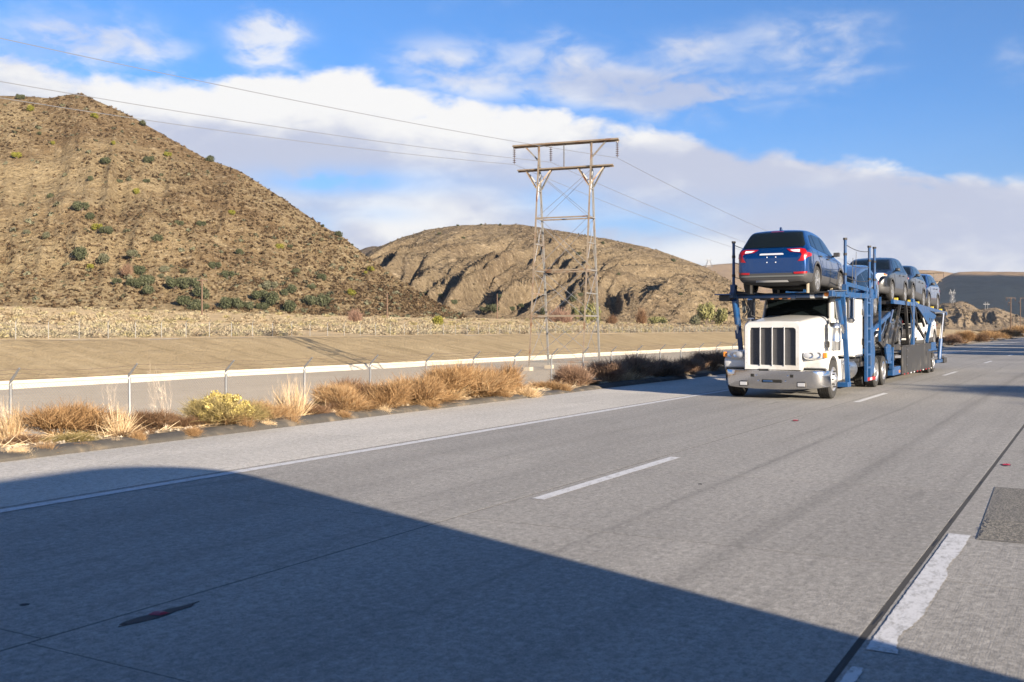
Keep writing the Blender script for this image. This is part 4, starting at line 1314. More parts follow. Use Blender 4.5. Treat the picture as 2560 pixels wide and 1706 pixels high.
# bumper
top = [(-1.20, 23.62), (-1.17, 23.40), (-1.05, 23.24), (-.85, 23.15), (-.4, 23.11), (0, 23.10), (.4, 23.11), (.85, 23.15), (1.05, 23.24), (1.17, 23.40), (1.20, 23.62)]
zbm = [.30, .29, .27, .25, .225, .22, .225, .25, .27, .29, .30]
rings = []
for (x, y), zb_ in zip(top, zbm):
    rings.append([(X(x), y + .10, .655), (X(x), y + .02, .665), (X(x), y - .012, .64), (X(x), y - .010, .52), (X(x), y + .002, .40), (X(x), y + .018, zb_ + .03), (X(x), y + .04, zb_), (X(x), y + .10, zb_)])
bu = MB().loft(rings, close=False, caps=False).build('bumper', M['bumper_chrome'], tr, angle=50)
MB().box(X(-.235), X(.235), 23.075, 23.2, .375, .445).build('tow_slot', M['well'], bu, .02)
MB().box(X(-.20), X(.02), 23.06, 23.2, .39, .425).build('tow_bar', M['rig_blue'], bu, .012)
for sx in (-1, 1):
    MB().box(X(sx * .45 - .035), X(sx * .45 + .035), 23.08, 23.2, .50, .565).build('tow_hole', M['well'], bu)
    fl = MB().box(X(sx * .66 - .10), X(sx * .66 + .10), 23.095, 23.2, .285, .40).build('fog_lamp', M['black_metal'], bu, .012)
    MB().box(X(sx * .66 - .08), X(sx * .66 + .08), 23.082, 23.15,   .302, .382).build('lens', M['lamp_glass'], bu, .008)
    MB().lathe((X(sx * .36), 23.10, .53), (0, -1, 0), [(.018, 0), (.018, .02), (0, .03)], 10).build('bolt', M['chrome'], bu)
    MB().lathe((X(sx * .31), 23.09, .41), (0, -1, 0), [(.018, 0), (.018, .02), (0, .03)], 10).build('bolt', M['chrome'], bu)
MB().box(X(-.30), X(-.08), 23.09, 23.2, .652, .685).build('tow_plate', M['black_metal'], bu)
MB().box(X(-1.14), X(1.14), 23.34, 23.7, .63, .69).build('bumper_gap', M['well'], tr)


def rrect(w_, z0, z1, rad, n=5, y=0, flat_bottom=True):
    """half-round top rectangle outline (x, y, z), from bottom right counter-clockwise"""
    pts = [(w_, y, z0)]
    for k in range(n + 1):
        t = math.pi / 2 * k / n
        pts.append((w_ - rad + rad * math.cos(t), y, z1 - rad + rad * math.sin(t)))
    L = [(-x, yy, z) for x, yy, z in reversed(pts)]
    return [(X(x), yy, z) for x, yy, z in pts + L]


# grille shell: outer frame, inner opening, mesh and bars
GY = 23.12
GW, GZ0, GZ1 = .655, .67, 1.765
outer0 = rrect(GW, GZ0, GZ1, .13, 6, GY + .20); outer1 = rrect(GW, GZ0, GZ1, .13, 6, GY + .04); outer2 = rrect(GW - .03, GZ0 + .0, GZ1 - .03, .11, 6, GY)
inner2 = rrect(.535, .765, 1.625, .07, 6, GY + .002); inner3 = rrect(.525, .775, 1.615, .07, 6, GY + .06)
sh = MB().loft([outer0, outer1, outer2, inner2, inner3], caps=False).build('grille_shell', Wt, tr, angle=40)
# the mesh: louvre bands
mb = MB()
for k in range(43): mb.box(X(-.53), X(.53), GY + .055, GY + .068, .777 + k * .0195, .777 + k * .0195 + .0105)
gm_ = mb.build('grille_mesh', M['mesh_grille'], sh); gm_['kind'] = 'stuff'
MB().box(X(-.535), X(.535), GY + .075, GY + .10, .77, 1.62).build('grille_back', M['well'], sh)
for x in (-.275, 0, .275):
    MB().box(X(x - .013), X(x + .013), GY - .016, GY + .055, .752, 1.638).build('grille_bar', M['alu'], sh, .008)
mb = MB()
for k in range(9):
    for sx in (-1, 1): mb.lathe((X(sx * .59), GY + .002, .82 + k * .1), (0, -1, 0), [(.008, 0), (.006, .006), (0, .007)], 6)
rv = mb.build('rivets', M['alu'], sh); rv['kind'] = 'stuff'
# hood
def hood_ring(y, w_, z1, z0, rad):
    pts = [(w_ + .015, z0)]
    for k in range(7):
        t = math.pi / 2 * k / 6
        pts.append((w_ - rad + rad * math.cos(t), z1 - rad + rad * math.sin(t)))
    pts += [(w_ * .5, z1 + .012), (0, z1 + .02)]
    full = pts + [(-x, z) for x, z in reversed(pts[:-1])]
    return [(X(x), y, z) for x, z in full]


hd = MB().loft([hood_ring(GY + .19, .645, 1.755, .72, .13), hood_ring(GY + .5, .665, 1.79, .72, .15), hood_ring(24.3, .725, 1.85, .78, .18), hood_ring(25.05, .80, 1.91, .85, .20), hood_ring(25.30, .82, 1.90, .9, .2)]).build('hood', Wt, tr, angle=50)
MB().box(X(-.02), X(.02), GY + .25, 25.0, 1.775, 1.80).build('hood_hinge', M['chrome'], hd) if False else None
for sx in (-1, 1):
    MB().box(X(sx * .655 - .012), X(sx * .655 + .012), GY + .21, GY + .225, .80, 1.60).build('hood_trim', M['alu'], hd)
    # dark cowl slot between hood and cab
    MB().beam((X(sx * .80), 25.10, 1.80), (X(sx * .845), 25.22, 1.05), .03, .04).build('cowl_seal', M['black_plastic'], tr)

# fenders
def fender(sx):
    cy, cz, r0 = 23.93, .44, .545
    outline = [(23.40, .66), (23.30, .72), (23.27, .82), (23.30, .92), (23.42, 1.02), (23.62, 1.075), (23.95, 1.10), (24.25, 1.065), (24.50, .96), (24.66, .80), (24.74, .60), (24.76, .46)]
    arc = [(cy + r0 * math.cos(t), cz + r0 * math.sin(t)) for t in [R(a) for a in (2, 20, 40, 60, 80, 100, 120, 140, 155)]]
    poly = outline + [(24.55, .46)] + arc[0:]
    cen = (23.95, .8)
    rings = []
    for x, k, in ((.60, 1.0), (1.00, 1.0), (1.12, .995), (1.165, .97), (1.18, .93)):
        rr_ = []
        for i, (y, z) in enumerate(poly):
            if i < len(outline): yy = cen[0] + (y - cen[0]) * k; zz = .46 + (z - .46) * k
            else: yy, zz = y, z
            if x < .95 and i < len(outline): zz = zz + (1.0 - x) * .0
            rr_.append((X(sx * x), yy, zz))
        rings.append(rr_)
    return MB().loft(rings).build('fender', Wt, tr, angle=38)


for sx in (-1, 1):
    fender(sx)
    # headlamp pod
    c = Vector((X(sx * .955), 23.26, 1.0))
    pod = []
    for (dy, k) in ((.28, .35), (.20, .75), (.10, .95), (.0, 1.0), (-.05, .97)):
        ring = []
        for q in range(20):
            t = 2 * math.pi * q / 20
            ex = math.copysign(abs(math.cos(t)) ** .6, math.cos(t)); ez = math.copysign(abs(math.sin(t)) ** .75, math.sin(t))
            xx = ex * .265 * k; ring.append((c.x + xx, c.y + dy + (.10 * (xx * sx / .265 + .3) if dy < .05 else 0.06), c.z + ez * (.092 + .012 * sx * ex * -1) * k))
        pod.append(ring)
    hp = MB().loft(pod).build('headlight', M['truck_white'], tr, angle=50)
    ring2 = [];
    for k, dy in ((.93, -.055), (.80, -.075), (.4, -.085), (.03, -.088)):
        rg = []
        for q in range(20):
            t = 2 * math.pi * q / 20
            ex = math.copysign(abs(math.cos(t)) ** .6, math.cos(t)); ez = math.copysign(abs(math.sin(t)) ** .75, math.sin(t))
            xx = ex * .265 * k; rg.append((c.x + xx, c.y + dy + .10 * (xx * sx / .265 + .3), c.z + ez * .088 * k))
        ring2.append(rg)
    MB().loft(ring2, caps=False).build('lens', M['lamp_glass'], hp, angle=60)
    for dx, rr_ in ((-.10, .055), (.05, .060)):
        MB().lathe((c.x + sx * dx, c.y - .082 + .10 * (dx / .265 + .3), c.z), (0, -1, 0), [(rr_ * 1.15, 0), (rr_ * 1.1, .012), (rr_ * .8, .006), (rr_ * .3, -.002), (0, .0)], 16).build('projector', M['alu'], hp)
    MB().box(c.x + sx * .19 - .045, c.x + sx * .19 + .045, c.y + .06 - .07 + .0, c.y + .2, c.z - .06, c.z + .06).build('turn_lens', M['amber'], hp, .02)
    MB().beam((X(sx * .66), 23.34, .98), (X(sx * .80), 23.34, .98), .10, .14).build('headlight_bracket', M['alu'], tr, .03)
    truck_wheel(tr, (X(sx * 1.04), 23.95, .45), .45, .29, sx, True)
    # air cleaner beside the cowl
    ac = MB().lathe((X(sx * .985), 24.90, 1.08), (0, 0, 1), [(0, 0), (.14, 0), (.15, .02), (.15, .20), (.156, .21), (.156, .24), (.15, .25), (.15, .52), (.156, .53), (.156, .56), (.15, .57), (.13, .63), (.09, .66), (0, .66)], 24).build('air_cleaner', M['alu'], tr)
    MB().beam((X(sx * .86), 24.78, 1.15), (X(sx * .86), 24.78, 1.30), .06, .04).build('bracket', M['black_metal'], tr)

# cab and sleeper
CY0 = 25.28
mb = MB()
mb.loft([[(X(-.86), CY0 + .02, .92), (X(.86), CY0 + .02, .92), (X(.86), 26.75, .92), (X(-.86), 26.75, .92)],
         [(X(-.86), CY0, 1.86), (X(.86), CY0, 1.86), (X(.86), 26.75, 1.86), (X(-.86), 26.75, 1.86)],
         [(X(-.82), CY0 + .16, 2.34), (X(.82), CY0 + .16, 2.34), (X(.84), 26.75, 2.40), (X(-.84), 26.75, 2.40)],
         [(X(-.70), CY0 + .32, 2.41), (X(.70), CY0 + .32, 2.41), (X(.74), 26.75, 2.46), (X(-.74), 26.75, 2.46)]])
cabo = mb.build('cab', Wt, tr, .03)
ws = MB().add([(X(-.765), CY0 - .008, 1.875), (X(.765), CY0 - .008, 1.875), (X(.735), CY0 + .135, 2.315), (X(-.735), CY0 + .135, 2.315),
               (X(-.765), CY0 + .03, 1.875), (X(.765), CY0 + .03, 1.875), (X(.735), CY0 + .18, 2.315), (X(-.735), CY0 + .18, 2.315)],
              [(0, 1, 2, 3), (7, 6, 5, 4), (0, 4, 5, 1), (1, 5, 6, 2), (2, 6, 7, 3), (3, 7, 4, 0)]).build('windscreen', M['glass'], tr)
mb = MB()
for p, q in (((-.78, -.016, 1.86), (.78, -.016, 1.86)), ((.78, -.016, 1.86), (.748, .13, 2.325)), ((-.78, -.016, 1.86), (-.748, .13, 2.325)), ((-.748, .13, 2.325), (.748, .13, 2.325))):
    mb.beam((X(p[0]), CY0 + p[1], p[2]), (X(q[0]), CY0 + q[1], q[2]), .03, .03)
mb.build('windscreen_seal', M['black_plastic'], ws)
for x0, x1 in ((-.34, .06), (.36, .74)):
    MB().tube([(X(x0), CY0 - .03, 1.885), (X((x0 + x1) / 2), CY0 - .035, 1.93), (X(x1), CY0 - .03, 1.89)], .011, 5).build('wiper', M['black_plastic'], ws)
for sx in (-1, 1):
    xs = X(sx * .862)
    dr = MB().box(min(xs, xs + sx * .014), max(xs, xs + sx * .014), 25.45, 26.62, .98, 1.83).build('door', Wt, tr, .006)
    MB().add([(X(sx * .868), 25.50, 1.86), (X(sx * .868), 26.50, 1.86), (X(sx * .848), 26.50, 2.27), (X(sx * .85), 25.62, 2.27), (X(sx * .86), 25.50, 1.86), (X(sx * .86), 26.50, 1.86), (X(sx * .84), 26.50, 2.27), (X(sx * .84), 25.62, 2.27)],
             [(0, 1, 2, 3), (7, 6, 5, 4), (0, 4, 5, 1), (1, 5, 6, 2), (2, 6, 7, 3), (3, 7, 4, 0)]).build('window', M['glass'], dr)
    MB().box(min(xs, xs + sx * .03), max(xs, xs + sx * .03), 26.40, 26.55, 1.55, 1.59).build('door_handle', M['chrome'], dr)
    # mirror
    mr = MB().box(X(sx * 1.22) - .10, X(sx * 1.22) + .10, 25.55, 25.64, 1.83, 2.36).build('mirror', M['chrome'], tr, .03)
    MB().box(X(sx * 1.22) - .085, X(sx * 1.22) + .085, 25.535, 25.56, 1.87, 2.33).build('glass', M['glass'], mr) if sx < 0 else MB().box(X(1.145), X(1.20), 25.53, 25.56, 1.86, 2.34).build('shade', M['black_plastic'], mr, .01)
    MB().lathe((X(sx * 1.20), 25.60, 1.80), (0, 0, 1), [(0, -.07), (.09, -.06), (.125, -.01), (.13, .03), (0, .04)], 16).build('convex_mirror', M['chrome'], tr)
    MB().tube([(X(sx * .86), 25.55, 1.84), (X(sx * 1.0), 25.6, 1.83), (X(sx * 1.22), 25.6, 1.83)], .014, 6).build('mirror_arm', M['black_metal'], tr)
    MB().tube([(X(sx * .86), 25.6, 2.36), (X(sx * 1.22), 25.6, 2.37)], .014, 6).build('mirror_arm', M['black_metal'], tr)
    MB().tube([(X(sx * .87), 26.62, 1.15), (X(sx * .93), 26.63, 1.2), (X(sx * .93), 26.63, 2.15), (X(sx * .87), 26.62, 2.2)], .014, 6).build('grab_handle', M['chrome'], tr)
MB().loft([[(X(-1.10), 26.72, .88), (X(1.10), 26.72, .88), (X(1.10), 27.70, .88), (X(-1.10), 27.70, .88)],
           [(X(-1.10), 26.72, 2.36), (X(1.10), 26.72, 2.36), (X(1.10), 27.70, 2.36), (X(-1.10), 27.70, 2.36)],
           [(X(-1.02), 26.80, 2.46), (X(1.02), 26.80, 2.46), (X(1.02), 27.70, 2.46), (X(-1.02), 27.70, 2.46)]]).build('sleeper', Wt, tr, .04)
for sx in (-1, 1):
    xs = X(sx * 1.102)
    hb = MB().box(min(xs, xs + sx * .012), max(xs, xs + sx * .012), 26.95, 27.60, 1.0, 2.25).build('sleeper_door', Wt, tr, .02)
    for z in (1.18, 1.95): MB().box(min(xs, xs + sx * .028), max(xs, xs + sx * .028), 27.50, 27.55, z, z + .16).build('hinge', M['black_metal'], hb)
    MB().box(min(xs, xs + sx * .008), max(xs, xs + sx * .008), 26.76, 27.68, .90, .94).build('trim_strip', M['alu'], tr)
MB().tube([(X(1.05), 26.9, 2.0), (X(1.10), 26.9, 3.55)], .006, 4).build('aerial', M['black_metal'], tr)
MB().tube([(X(1.12), 26.2, 2.2), (X(1.16), 26.2, 3.35)], .007, 4).build('aerial', M['black_metal'], tr)

# frame, tanks, steps, drive wheels
MB().box(X(-.44), X(-.34), 23.6, 31.0, .52, .74).box(X(.34), X(.44), 23.6, 31.0, .52, .74).box(X(-.44), X(.44), 23.9, 24.05, .45, .56).box(X(-.44), X(.44), 30.9, 31.0, .5, .75).build('frame', M['black_metal'], tr)
MB().box(X(-.7), X(.7), 24.3, 25.9, .42, .9).build('engine_block', M['well'], tr)
for sx in (-1, 1):
    MB().lathe((X(sx * .86), 25.95, .58), (0, 1, 0), [(0, 0), (.20, .0), (.26, .02), (.27, .05), (.27, .95), (.26, .98), (0, .99)], 24).build('fuel_tank', M['alu'], tr)
    MB().prism([(24.78, .34), (24.84, .62), (24.98, .80), (25.20, .88), (25.42, .86), (25.55, .70), (25.62, .34)], 'x', X(sx * .70), X(sx * 1.06)).build('side_fairing', Wt, tr, .05)
    MB().box(X(sx * .98) - .12, X(sx * .98) + .12, 25.68, 26.14, .30, .74).build('step_box', M['alu'], tr, .02)
    mb = MB()
    for k in range(5): mb.box(X(sx * 1.10) - .012, X(sx * 1.10) + .012, 25.70, 26.12, .33 + k * .085, .365 + k * .085)
    st = mb.build('step_treads', M['black_metal'], tr); st['kind'] = 'stuff'
    MB().tube([(X(sx * .99), 26.2, .78), (X(sx * .99), 27.5, .78)], .055, 10).build('air_tank', M['black_metal'], tr)
    for y in (29.30, 30.42):
        truck_wheel(tr, (X(sx * 1.03), y, .415), .415, .26, sx)
        truck_wheel(tr, (X(sx * .74), y, .415), .415, .26, sx)
    MB().box(X(sx * 1.0) - .17, X(sx * 1.0) + .17, 30.95, 30.97, .22, .70).build('mud_flap', M['well'], tr)
MB().box(X(-1.0), X(1.0), 26.0, 28.9, .60, .72).build('catwalk', M['black_metal'], tr)
MB().box(X(-.9), X(.9), 27.75, 28.8, .72, 1.0).build('tool_box', M['black_metal'], tr)

# blue rack over the cab
rk = MB()
for sx in (-1, 1):
    rk.beam((X(sx * 1.16), 23.75, 2.40), (X(sx * 1.16), 28.9, 2.46), .09, .13)
for y in (24.15, 26.3, 28.2): rk.beam((X(-1.2), y, 2.38), (X(1.2), y, 2.38), .09, .10)
rk.build('deck_frame', Bl, tr, .01)
MB().tube([(X(-1.28), 24.12, 2.37), (X(1.22), 24.12, 2.37)], .05, 10).build('front_roller', Bl, tr)
for x in (.18, .62, .92): MB().tube([(X(x), 24.12, 2.37), (X(x + .10), 24.12, 2.37)], .068, 12).build('roller_collar', M['alu'] if x > .5 else Bl, tr)
for sx in (-1, 1):
    # wheel tracks
    MB().box(X(sx * .83) - .26, X(sx * .83) + .26, 23.9, 28.6, 2.425, 2.455).build('wheel_track', M['black_metal'], tr)
    MB().box(X(sx * .83) - .27, X(sx * .83) - .25, 23.7, 28.5, 2.44, 2.50).build('track_rim', Bl, tr)
    MB().beam((X(sx * .66), 23.72, 2.42), (X(sx * .66), 23.72, 2.66), .045, .045).build('strap_post', M['footing'], tr)
    MB().beam((X(sx * .66), 26.10, 2.45), (X(sx * .66), 26.10, 2.65), .05, .05).build('strap_post', M['footing'], tr)
MB().box(X(-1.52), X(-1.12), 23.62, 24.2, 2.40, 2.425).build('side_step', Bl, tr)
MB().box(X(-1.46), X(-1.18), 23.75, 24.1, 2.26, 2.40).build('winch', M['black_metal'], tr, .02)
MB().beam((X(1.16), 23.95, 2.47), (X(1.16), 24.95, 2.50), .22, .02).build('side_step', M['alu'], tr)
vz = MB().box(X(-.60), X(.72), 24.10, 24.9, 2.40, 2.44).box(X(-.60), X(.72), 24.22, 24.30, 2.29, 2.40).build('visor', M['black_metal'], tr, .01)
for x in (-.30, -.10, .10): MB().lathe((X(x), 24.215, 2.335), (0, -1, 0), [(.045, 0), (.045, .02), (.03, .035), (0, .04)], 12).build('marker_light', M['amber'], vz)
MB().lathe((X(1.0), 24.06, 2.39), (0, -1, 0), [(.055, 0), (.055, .02), (0, .035)], 12).build('marker_light', M['amber'], tr)
for sx, y0, y1, zb_ in ((1, 24.95, 25.48, .20), (-1, 24.15, 24.90, .20)):
    MB().beam((X(sx * 1.17), y0, 2.42), (X(sx * 1.19), y1, zb_), .11, .08, up=(0, 1, 0)).build('rack_leg', Bl, tr, .012)
    MB().box(X(sx * 1.19) - .2 * (sx > 0) - .02, X(sx * 1.19) + .2 * (sx < 0) + .06, y1 - .30, y1 + .06, .20, .32).build('leg_foot', Bl, tr, .01)
    MB().tube([(X(sx * 1.12), y0 - .28, 2.28), (X(sx * 1.14), y0 + .02, 1.72)], .062, 10).build('hydraulic_cylinder', Bl, tr)
    MB().tube([(X(sx * 1.14), y0 + .02, 1.72), (X(sx * 1.17), y0 + .18, 1.46)], .032, 8).build('cylinder_rod', M['alu'], tr)
    MB().beam((X(sx * 1.17), y0 + .16, 1.56), (X(sx * 1.17), y0 + .22, 1.36), .11, .10).build('lug_bracket', Bl, tr)
for k, (x, y) in enumerate(((-1.02, 24.25), (-.98, 24.3), (-1.05, 24.4))):
    MB().tube([(X(x), y, 2.34), (X(x + .12), y - .05, 2.1 - k * .05), (X(x - .02), y, 1.86), (X(x + .16), y + .05, 1.72 + k * .03)], .013, 5).build('hose', M['black_plastic'], tr)
MB().tube([(X(-.88), 24.4, 2.3), (X(-.88), 24.45, 1.92), (X(-.70), 24.8, 1.84)], .011, 5).build('cable', M['black_plastic'], tr)
MB().beam((X(-1.02), 24.3, 2.28), (X(-1.02), 24.35, 1.98), .075, .06).build('valve_box', M['seat_grey'], tr)
posts = [((-1.22, 24.15), 2.45, 3.68), ((1.18, 25.20), 2.45, 3.74), ((1.18, 28.18), 2.45, 3.76), ((1.18, 28.90), 2.45, 3.78), ((-1.22, 28.18), 2.45, 3.76), ((-1.22, 28.9), 2.45, 3.76)]
for (x, y), z0, z1 in posts:
    p = MB().tube([(X(x), y, z0), (X(x), y, z1)], .036, 8).build('guard_post', Bl, tr)
    MB().tube([(X(x), y, z1 - .02), (X(x), y, z1 + .03)], .05, 8).build('cap', M['black_metal'], p)
    for q in (.35, .72): MB().tube([(X(x), y, z0 + (z1 - z0) * q - .03), (X(x), y, z0 + (z1 - z0) * q + .03)], .044, 8).build('collar', M['black_metal'], p)
    MB().box(X(x) - .06, X(x) + .06, y - .10, y + .10, 2.42, 2.66).build('post_socket', Bl, tr, .01)
for q, zz in ((0, 3.62), (0, 3.2), (0, 2.85)):
    MB().tube(span(Vector((X(1.18), 25.2, zz)), Vector((X(1.18), 28.18, zz + .02)), .07, 10), .009, 5).build('guard_rope', M['black_metal'], tr)
    MB().tube(span(Vector((X(-1.22), 24.15, zz)), Vector((X(-1.22), 28.18, zz + .02)), .07, 10), .009, 5).build('guard_rope', M['black_metal'], tr)
MB().beam((X(1.16), 25.2, 2.68), (X(1.16), 28.9, 2.60), .06, .10).build('side_rail', Bl, tr)
# ladder towers behind the cab
for sx in (-1, 1):
    lt = MB()
    lt.beam((X(sx * 1.17), 27.80, .22), (X(sx * 1.17), 27.80, 2.62), .08, .12, up=(0, 1, 0))
    lt.beam((X(sx * 1.17), 28.28, .22), (X(sx * 1.17), 28.28, 2.66), .08, .10, up=(0, 1, 0))
    lt.beam((X(sx * 1.10), 28.62, .26), (X(sx * 1.15), 28.62, 2.62), .10, .14, up=(0, 1, 0))
    ld = lt.build('ladder_tower', Bl, tr, .008)
    for z in (.58, .92, 1.26, 1.60, 1.94, 2.28): MB().beam((X(sx * 1.18), 27.82, z), (X(sx * 1.18), 28.28, z), .05, .05).build('rung', Bl, ld)
    MB().prism([(28.55, 2.0), (28.70, 2.0), (29.10, 1.0), (29.0, .45), (28.55, .30)], 'x', X(sx * 1.14) - .02, X(sx * 1.14) + .02).build('gusset', Bl, tr)
    MB().box(X(sx * 1.19) - .012, X(sx * 1.19) + .035, 27.78, 28.80, .235, .32).build('reflector_strip', M['red_lens'], tr)
    MB().box(X(sx * 1.19) - .010, X(sx * 1.19) + .042, 28.05, 28.3, .245, .31).build('reflector_strip', M['white_lens'], tr)
MB().beam((X(-1.15), 28.3, 2.55), (X(1.15), 28.3, 2.55), .12, .14).build('cross_beam', Bl, tr)
MB().beam((X(-1.15), 28.3, 1.0), (X(1.15), 28.3, 1.0), .12, .14).build('cross_beam', Bl, tr)
# tracks that carry the tilted car
for sx in (-1, 1):
    MB().beam((X(sx * .83), 27.9, 1.34), (X(sx * .83), 31.8, 2.10), .5, .04).build('tilted_track', M['black_metal'], tr)
    MB().beam((X(sx * 1.12), 28.9, 1.54), (X(sx * 1.12), 31.6, 2.04), .05, .12).build('track_rim', Bl, tr)

# ------------------------------------------------------------------ the trailer
tl = thing('car_carrier_trailer', 'blue two deck car transporter trailer with black side panel, coupled behind the truck', 'trailer', (TX, 37.0, 0))
Bk = M['black_metal']
for sx in (-1, 1):
    sk = MB().box(X(sx * 1.16) - .02, X(sx * 1.16) + .02, 33.42, 39.70, .21, 1.06).build('side_panel', M['skirt'], tl, .008)
    MB().box(X(sx * 1.16) - .03, X(sx * 1.16) + .03, 33.42, 39.70, 1.04, 1.08).build('rim', Bk, sk)
    MB().box(X(sx * 1.16) - .03, X(sx * 1.16) + .03, 33.42, 39.70, .185, .215).build('rim', Bk, sk)
    MB().box(X(sx * 1.16) - .028, X(sx * 1.16) + .028, 34.25, 34.33, .22, 1.04).build('seam_bar', Bk, sk)
    for z in (.45, .70, .95): MB().lathe((X(sx * 1.19), 34.29, z), (sx, 0, 0), [(.022, 0), (.02, .012), (0, .014)], 8).build('bolt', M['alu'], sk)
    for y in np.arange(33.7, 39.7, .66): MB().box(X(sx * 1.19) - .006, X(sx * 1.19) + .012, y, y + .14, .165, .205).build('marker', M['red_lens'] if int(y * 10) % 2 else M['white_lens'], sk)
    MB().lathe((X(sx * 1.18), 38.55, .72), (sx, 0, 0), [(.0, .006), (.07, .006), (.085, .004)], 14).build('access_hole', M['well'], sk)
    # lower deck side beam and front knee
    MB().beam((X(sx * 1.05), 32.2, .36), (X(sx * 1.05), 44.0, .42), .10, .16).build('lower_beam', Bk, tl)
    MB().box(X(sx * 1.05) - .10, X(sx * 1.05) + .12, 31.9, 33.2, .20, .46).build('knee_box', Bl, tl, .02)
    MB().box(X(sx * 1.19) - .02, X(sx * 1.19) + .0, 32.9, 33.0, .26, .34).build('marker_light', M['amber'], tl)
    MB().beam((X(sx * 1.12), 30.3, .66), (X(sx * 1.12), 32.0, .60), .06, .08).build('pull_bar', Bl, tl)
    MB().prism([(30.75, 1.06), (31.1, 1.16), (31.6, 1.12), (31.75, .80), (31.5, .62), (31.0, .68)], 'x', X(sx * 1.13) - .03, X(sx * 1.13) + .03).build('hinge_plate', Bl, tl, .01)
    MB().beam((X(sx * 1.12), 31.9, .40), (X(sx * 1.12), 31.9, 1.05), .10, .18, up=(0, 1, 0)).build('front_post', Bl, tl)
    # gooseneck arm rising to the tilted track
    MB().beam((X(sx * 1.05), 30.0, 1.30), (X(sx * 1.05), 32.6, .70), .10, .14).build('gooseneck', Bk, tl)
    MB().tube([(X(sx * 1.0), 30.2, 1.24), (X(sx * 1.02), 31.0, 1.55), (X(sx * 1.02), 31.6, 1.95)], .035, 8).build('hydraulic_cylinder', M['alu'], tl)
    MB().beam((X(sx * 1.17), 29.75, 1.24), (X(sx * 1.17), 29.75, 2.48), .06, .06, up=(0, 1, 0)).build('deck_post', Bl, tl)
    MB().beam((X(sx * 1.17), 34.05, 2.46), (X(sx * 1.15), 34.75, 1.08), .09, .10, up=(0, 1, 0)).build('deck_post', Bk, tl, .01)
    pp_ = MB().beam((X(sx * 1.15), 35.60, 1.06), (X(sx * 1.15), 35.60, 2.58), .09, .12, up=(0, 1, 0)).beam((X(sx * 1.15), 35.88, 1.06), (X(sx * 1.15), 35.88, 2.58), .07, .09, up=(0, 1, 0)).build('lift_post', Bl, tl, .01)
    for z in (1.3, 1.6, 1.9, 2.2): MB().beam((X(sx * 1.15), 35.62, z), (X(sx * 1.15), 35.88, z), .05, .05).build('rung', Bl, pp_)
    MB().tube([(X(sx * 1.18), 34.9, 2.4), (X(sx * 1.2), 35.35, 1.9), (X(sx * 1.18), 35.1, 1.35), (X(sx * 1.15), 34.9, 1.1)], .022, 6).build('hose', M['black_plastic'], tl)
    MB().prism([(35.85, 2.50), (36.05, 2.50), (41.0, 2.10), (40.9, 2.02), (39.1, 1.74), (36.3, 2.36)], 'x', X(sx * 1.17) - .02, X(sx * 1.17) + .02).build('gusset_plate', M['rig_blue'], tl)
    for y in (39.2, 39.75): MB().prism([(y, 1.98), (y + .22, 1.96), (y + .02, 1.86)], 'x', X(sx * 1.172) - .022, X(sx * 1.172) + .022).build('cutout', M['well'], tl)
    # upper deck beams and tracks
    MB().beam((X(sx * 1.14), 31.9, 2.40), (X(sx * 1.14), 36.4, 2.40), .08, .12).beam((X(sx * 1.14), 36.4, 2.38), (X(sx * 1.14), 44.3, 2.20), .08, .12).build('upper_beam', Bl, tl)
    MB().beam((X(sx * .83), 32.3, 2.42), (X(sx * .83), 36.6, 2.42), .5, .035).beam((X(sx * .83), 36.8, 2.39), (X(sx * .83), 44.4, 2.235), .5, .035).build('wheel_track', Bk, tl)
    for y, z in ((33.3, 2.44), (35.9, 2.44), (37.6, 2.42), (41.2, 2.32), (43.6, 2.27)):
        MB().box(X(sx * 1.02) - .05, X(sx * 1.02) + .05, y - .06, y + .06, z - .02, z + .11).build('wheel_chock', M['yellow'], tl)
    MB().beam((X(sx * 1.14), 38.9, 1.08), (X(sx * 1.12), 40.1, 1.95), .09, .11, up=(0, 1, 0)).build('rear_strut', Bl, tl)
    MB().tube([(X(sx * 1.14), 42.2, .42), (X(sx * 1.16), 42.5, 1.2)], .075, 10).build('ramp_leg', Bl, tl)
    MB().tube([(X(sx * 1.16), 42.5, 1.2), (X(sx * 1.18), 43.1, 2.2)], .048, 10).build('ramp_rod', M['alu'], tl)
    MB().beam((X(sx * 1.24), 43.35, 2.2), (X(sx * 1.22), 42.95, 1.5), .035, .09, up=(0, 1, 0)).build('ratchet_chain', Bk, tl)
    MB().beam((X(sx * 1.14), 40.6, 2.18), (X(sx * 1.16), 43.5, 2.26), .12, .05).build('deck_lip', M['alu'], tl)
    for y in (39.55, 40.62):
        truck_wheel(tl, (X(sx * 1.03), y, .36), .36, .25, sx)
        truck_wheel(tl, (X(sx * .74), y, .36), .36, .25, sx)
    MB().box(X(sx * 1.05) - .14, X(sx * 1.05) + .14, 39.05, 41.2, .80, .86).box(X(sx * 1.17) - .015, X(sx * 1.17) + .015, 39.75, 41.0, .82, 1.10).build('wheel_guard', Bl, tl)
    MB().beam((X(sx * 1.19), 39.7, .50), (X(sx * 1.19), 41.3, .50), .03, .04).build('guard_bar', M['alu'], tl)
    MB().box(X(sx * 1.0) - .24, X(sx * 1.0) + .24, 43.0, 43.7, .26, .46).build('rear_bumper', Bk, tl, .02)
    MB().box(X(sx * 1.12) - .05, X(sx * 1.12) + .05, 41.3, 43.3, .30, .42).build('rear_beam', Bl, tl)
    MB().beam((X(sx * .83), 32.6, .80), (X(sx * .83), 44.0, .72), .5, .04).build('lower_track', Bk, tl)
cr = MB()
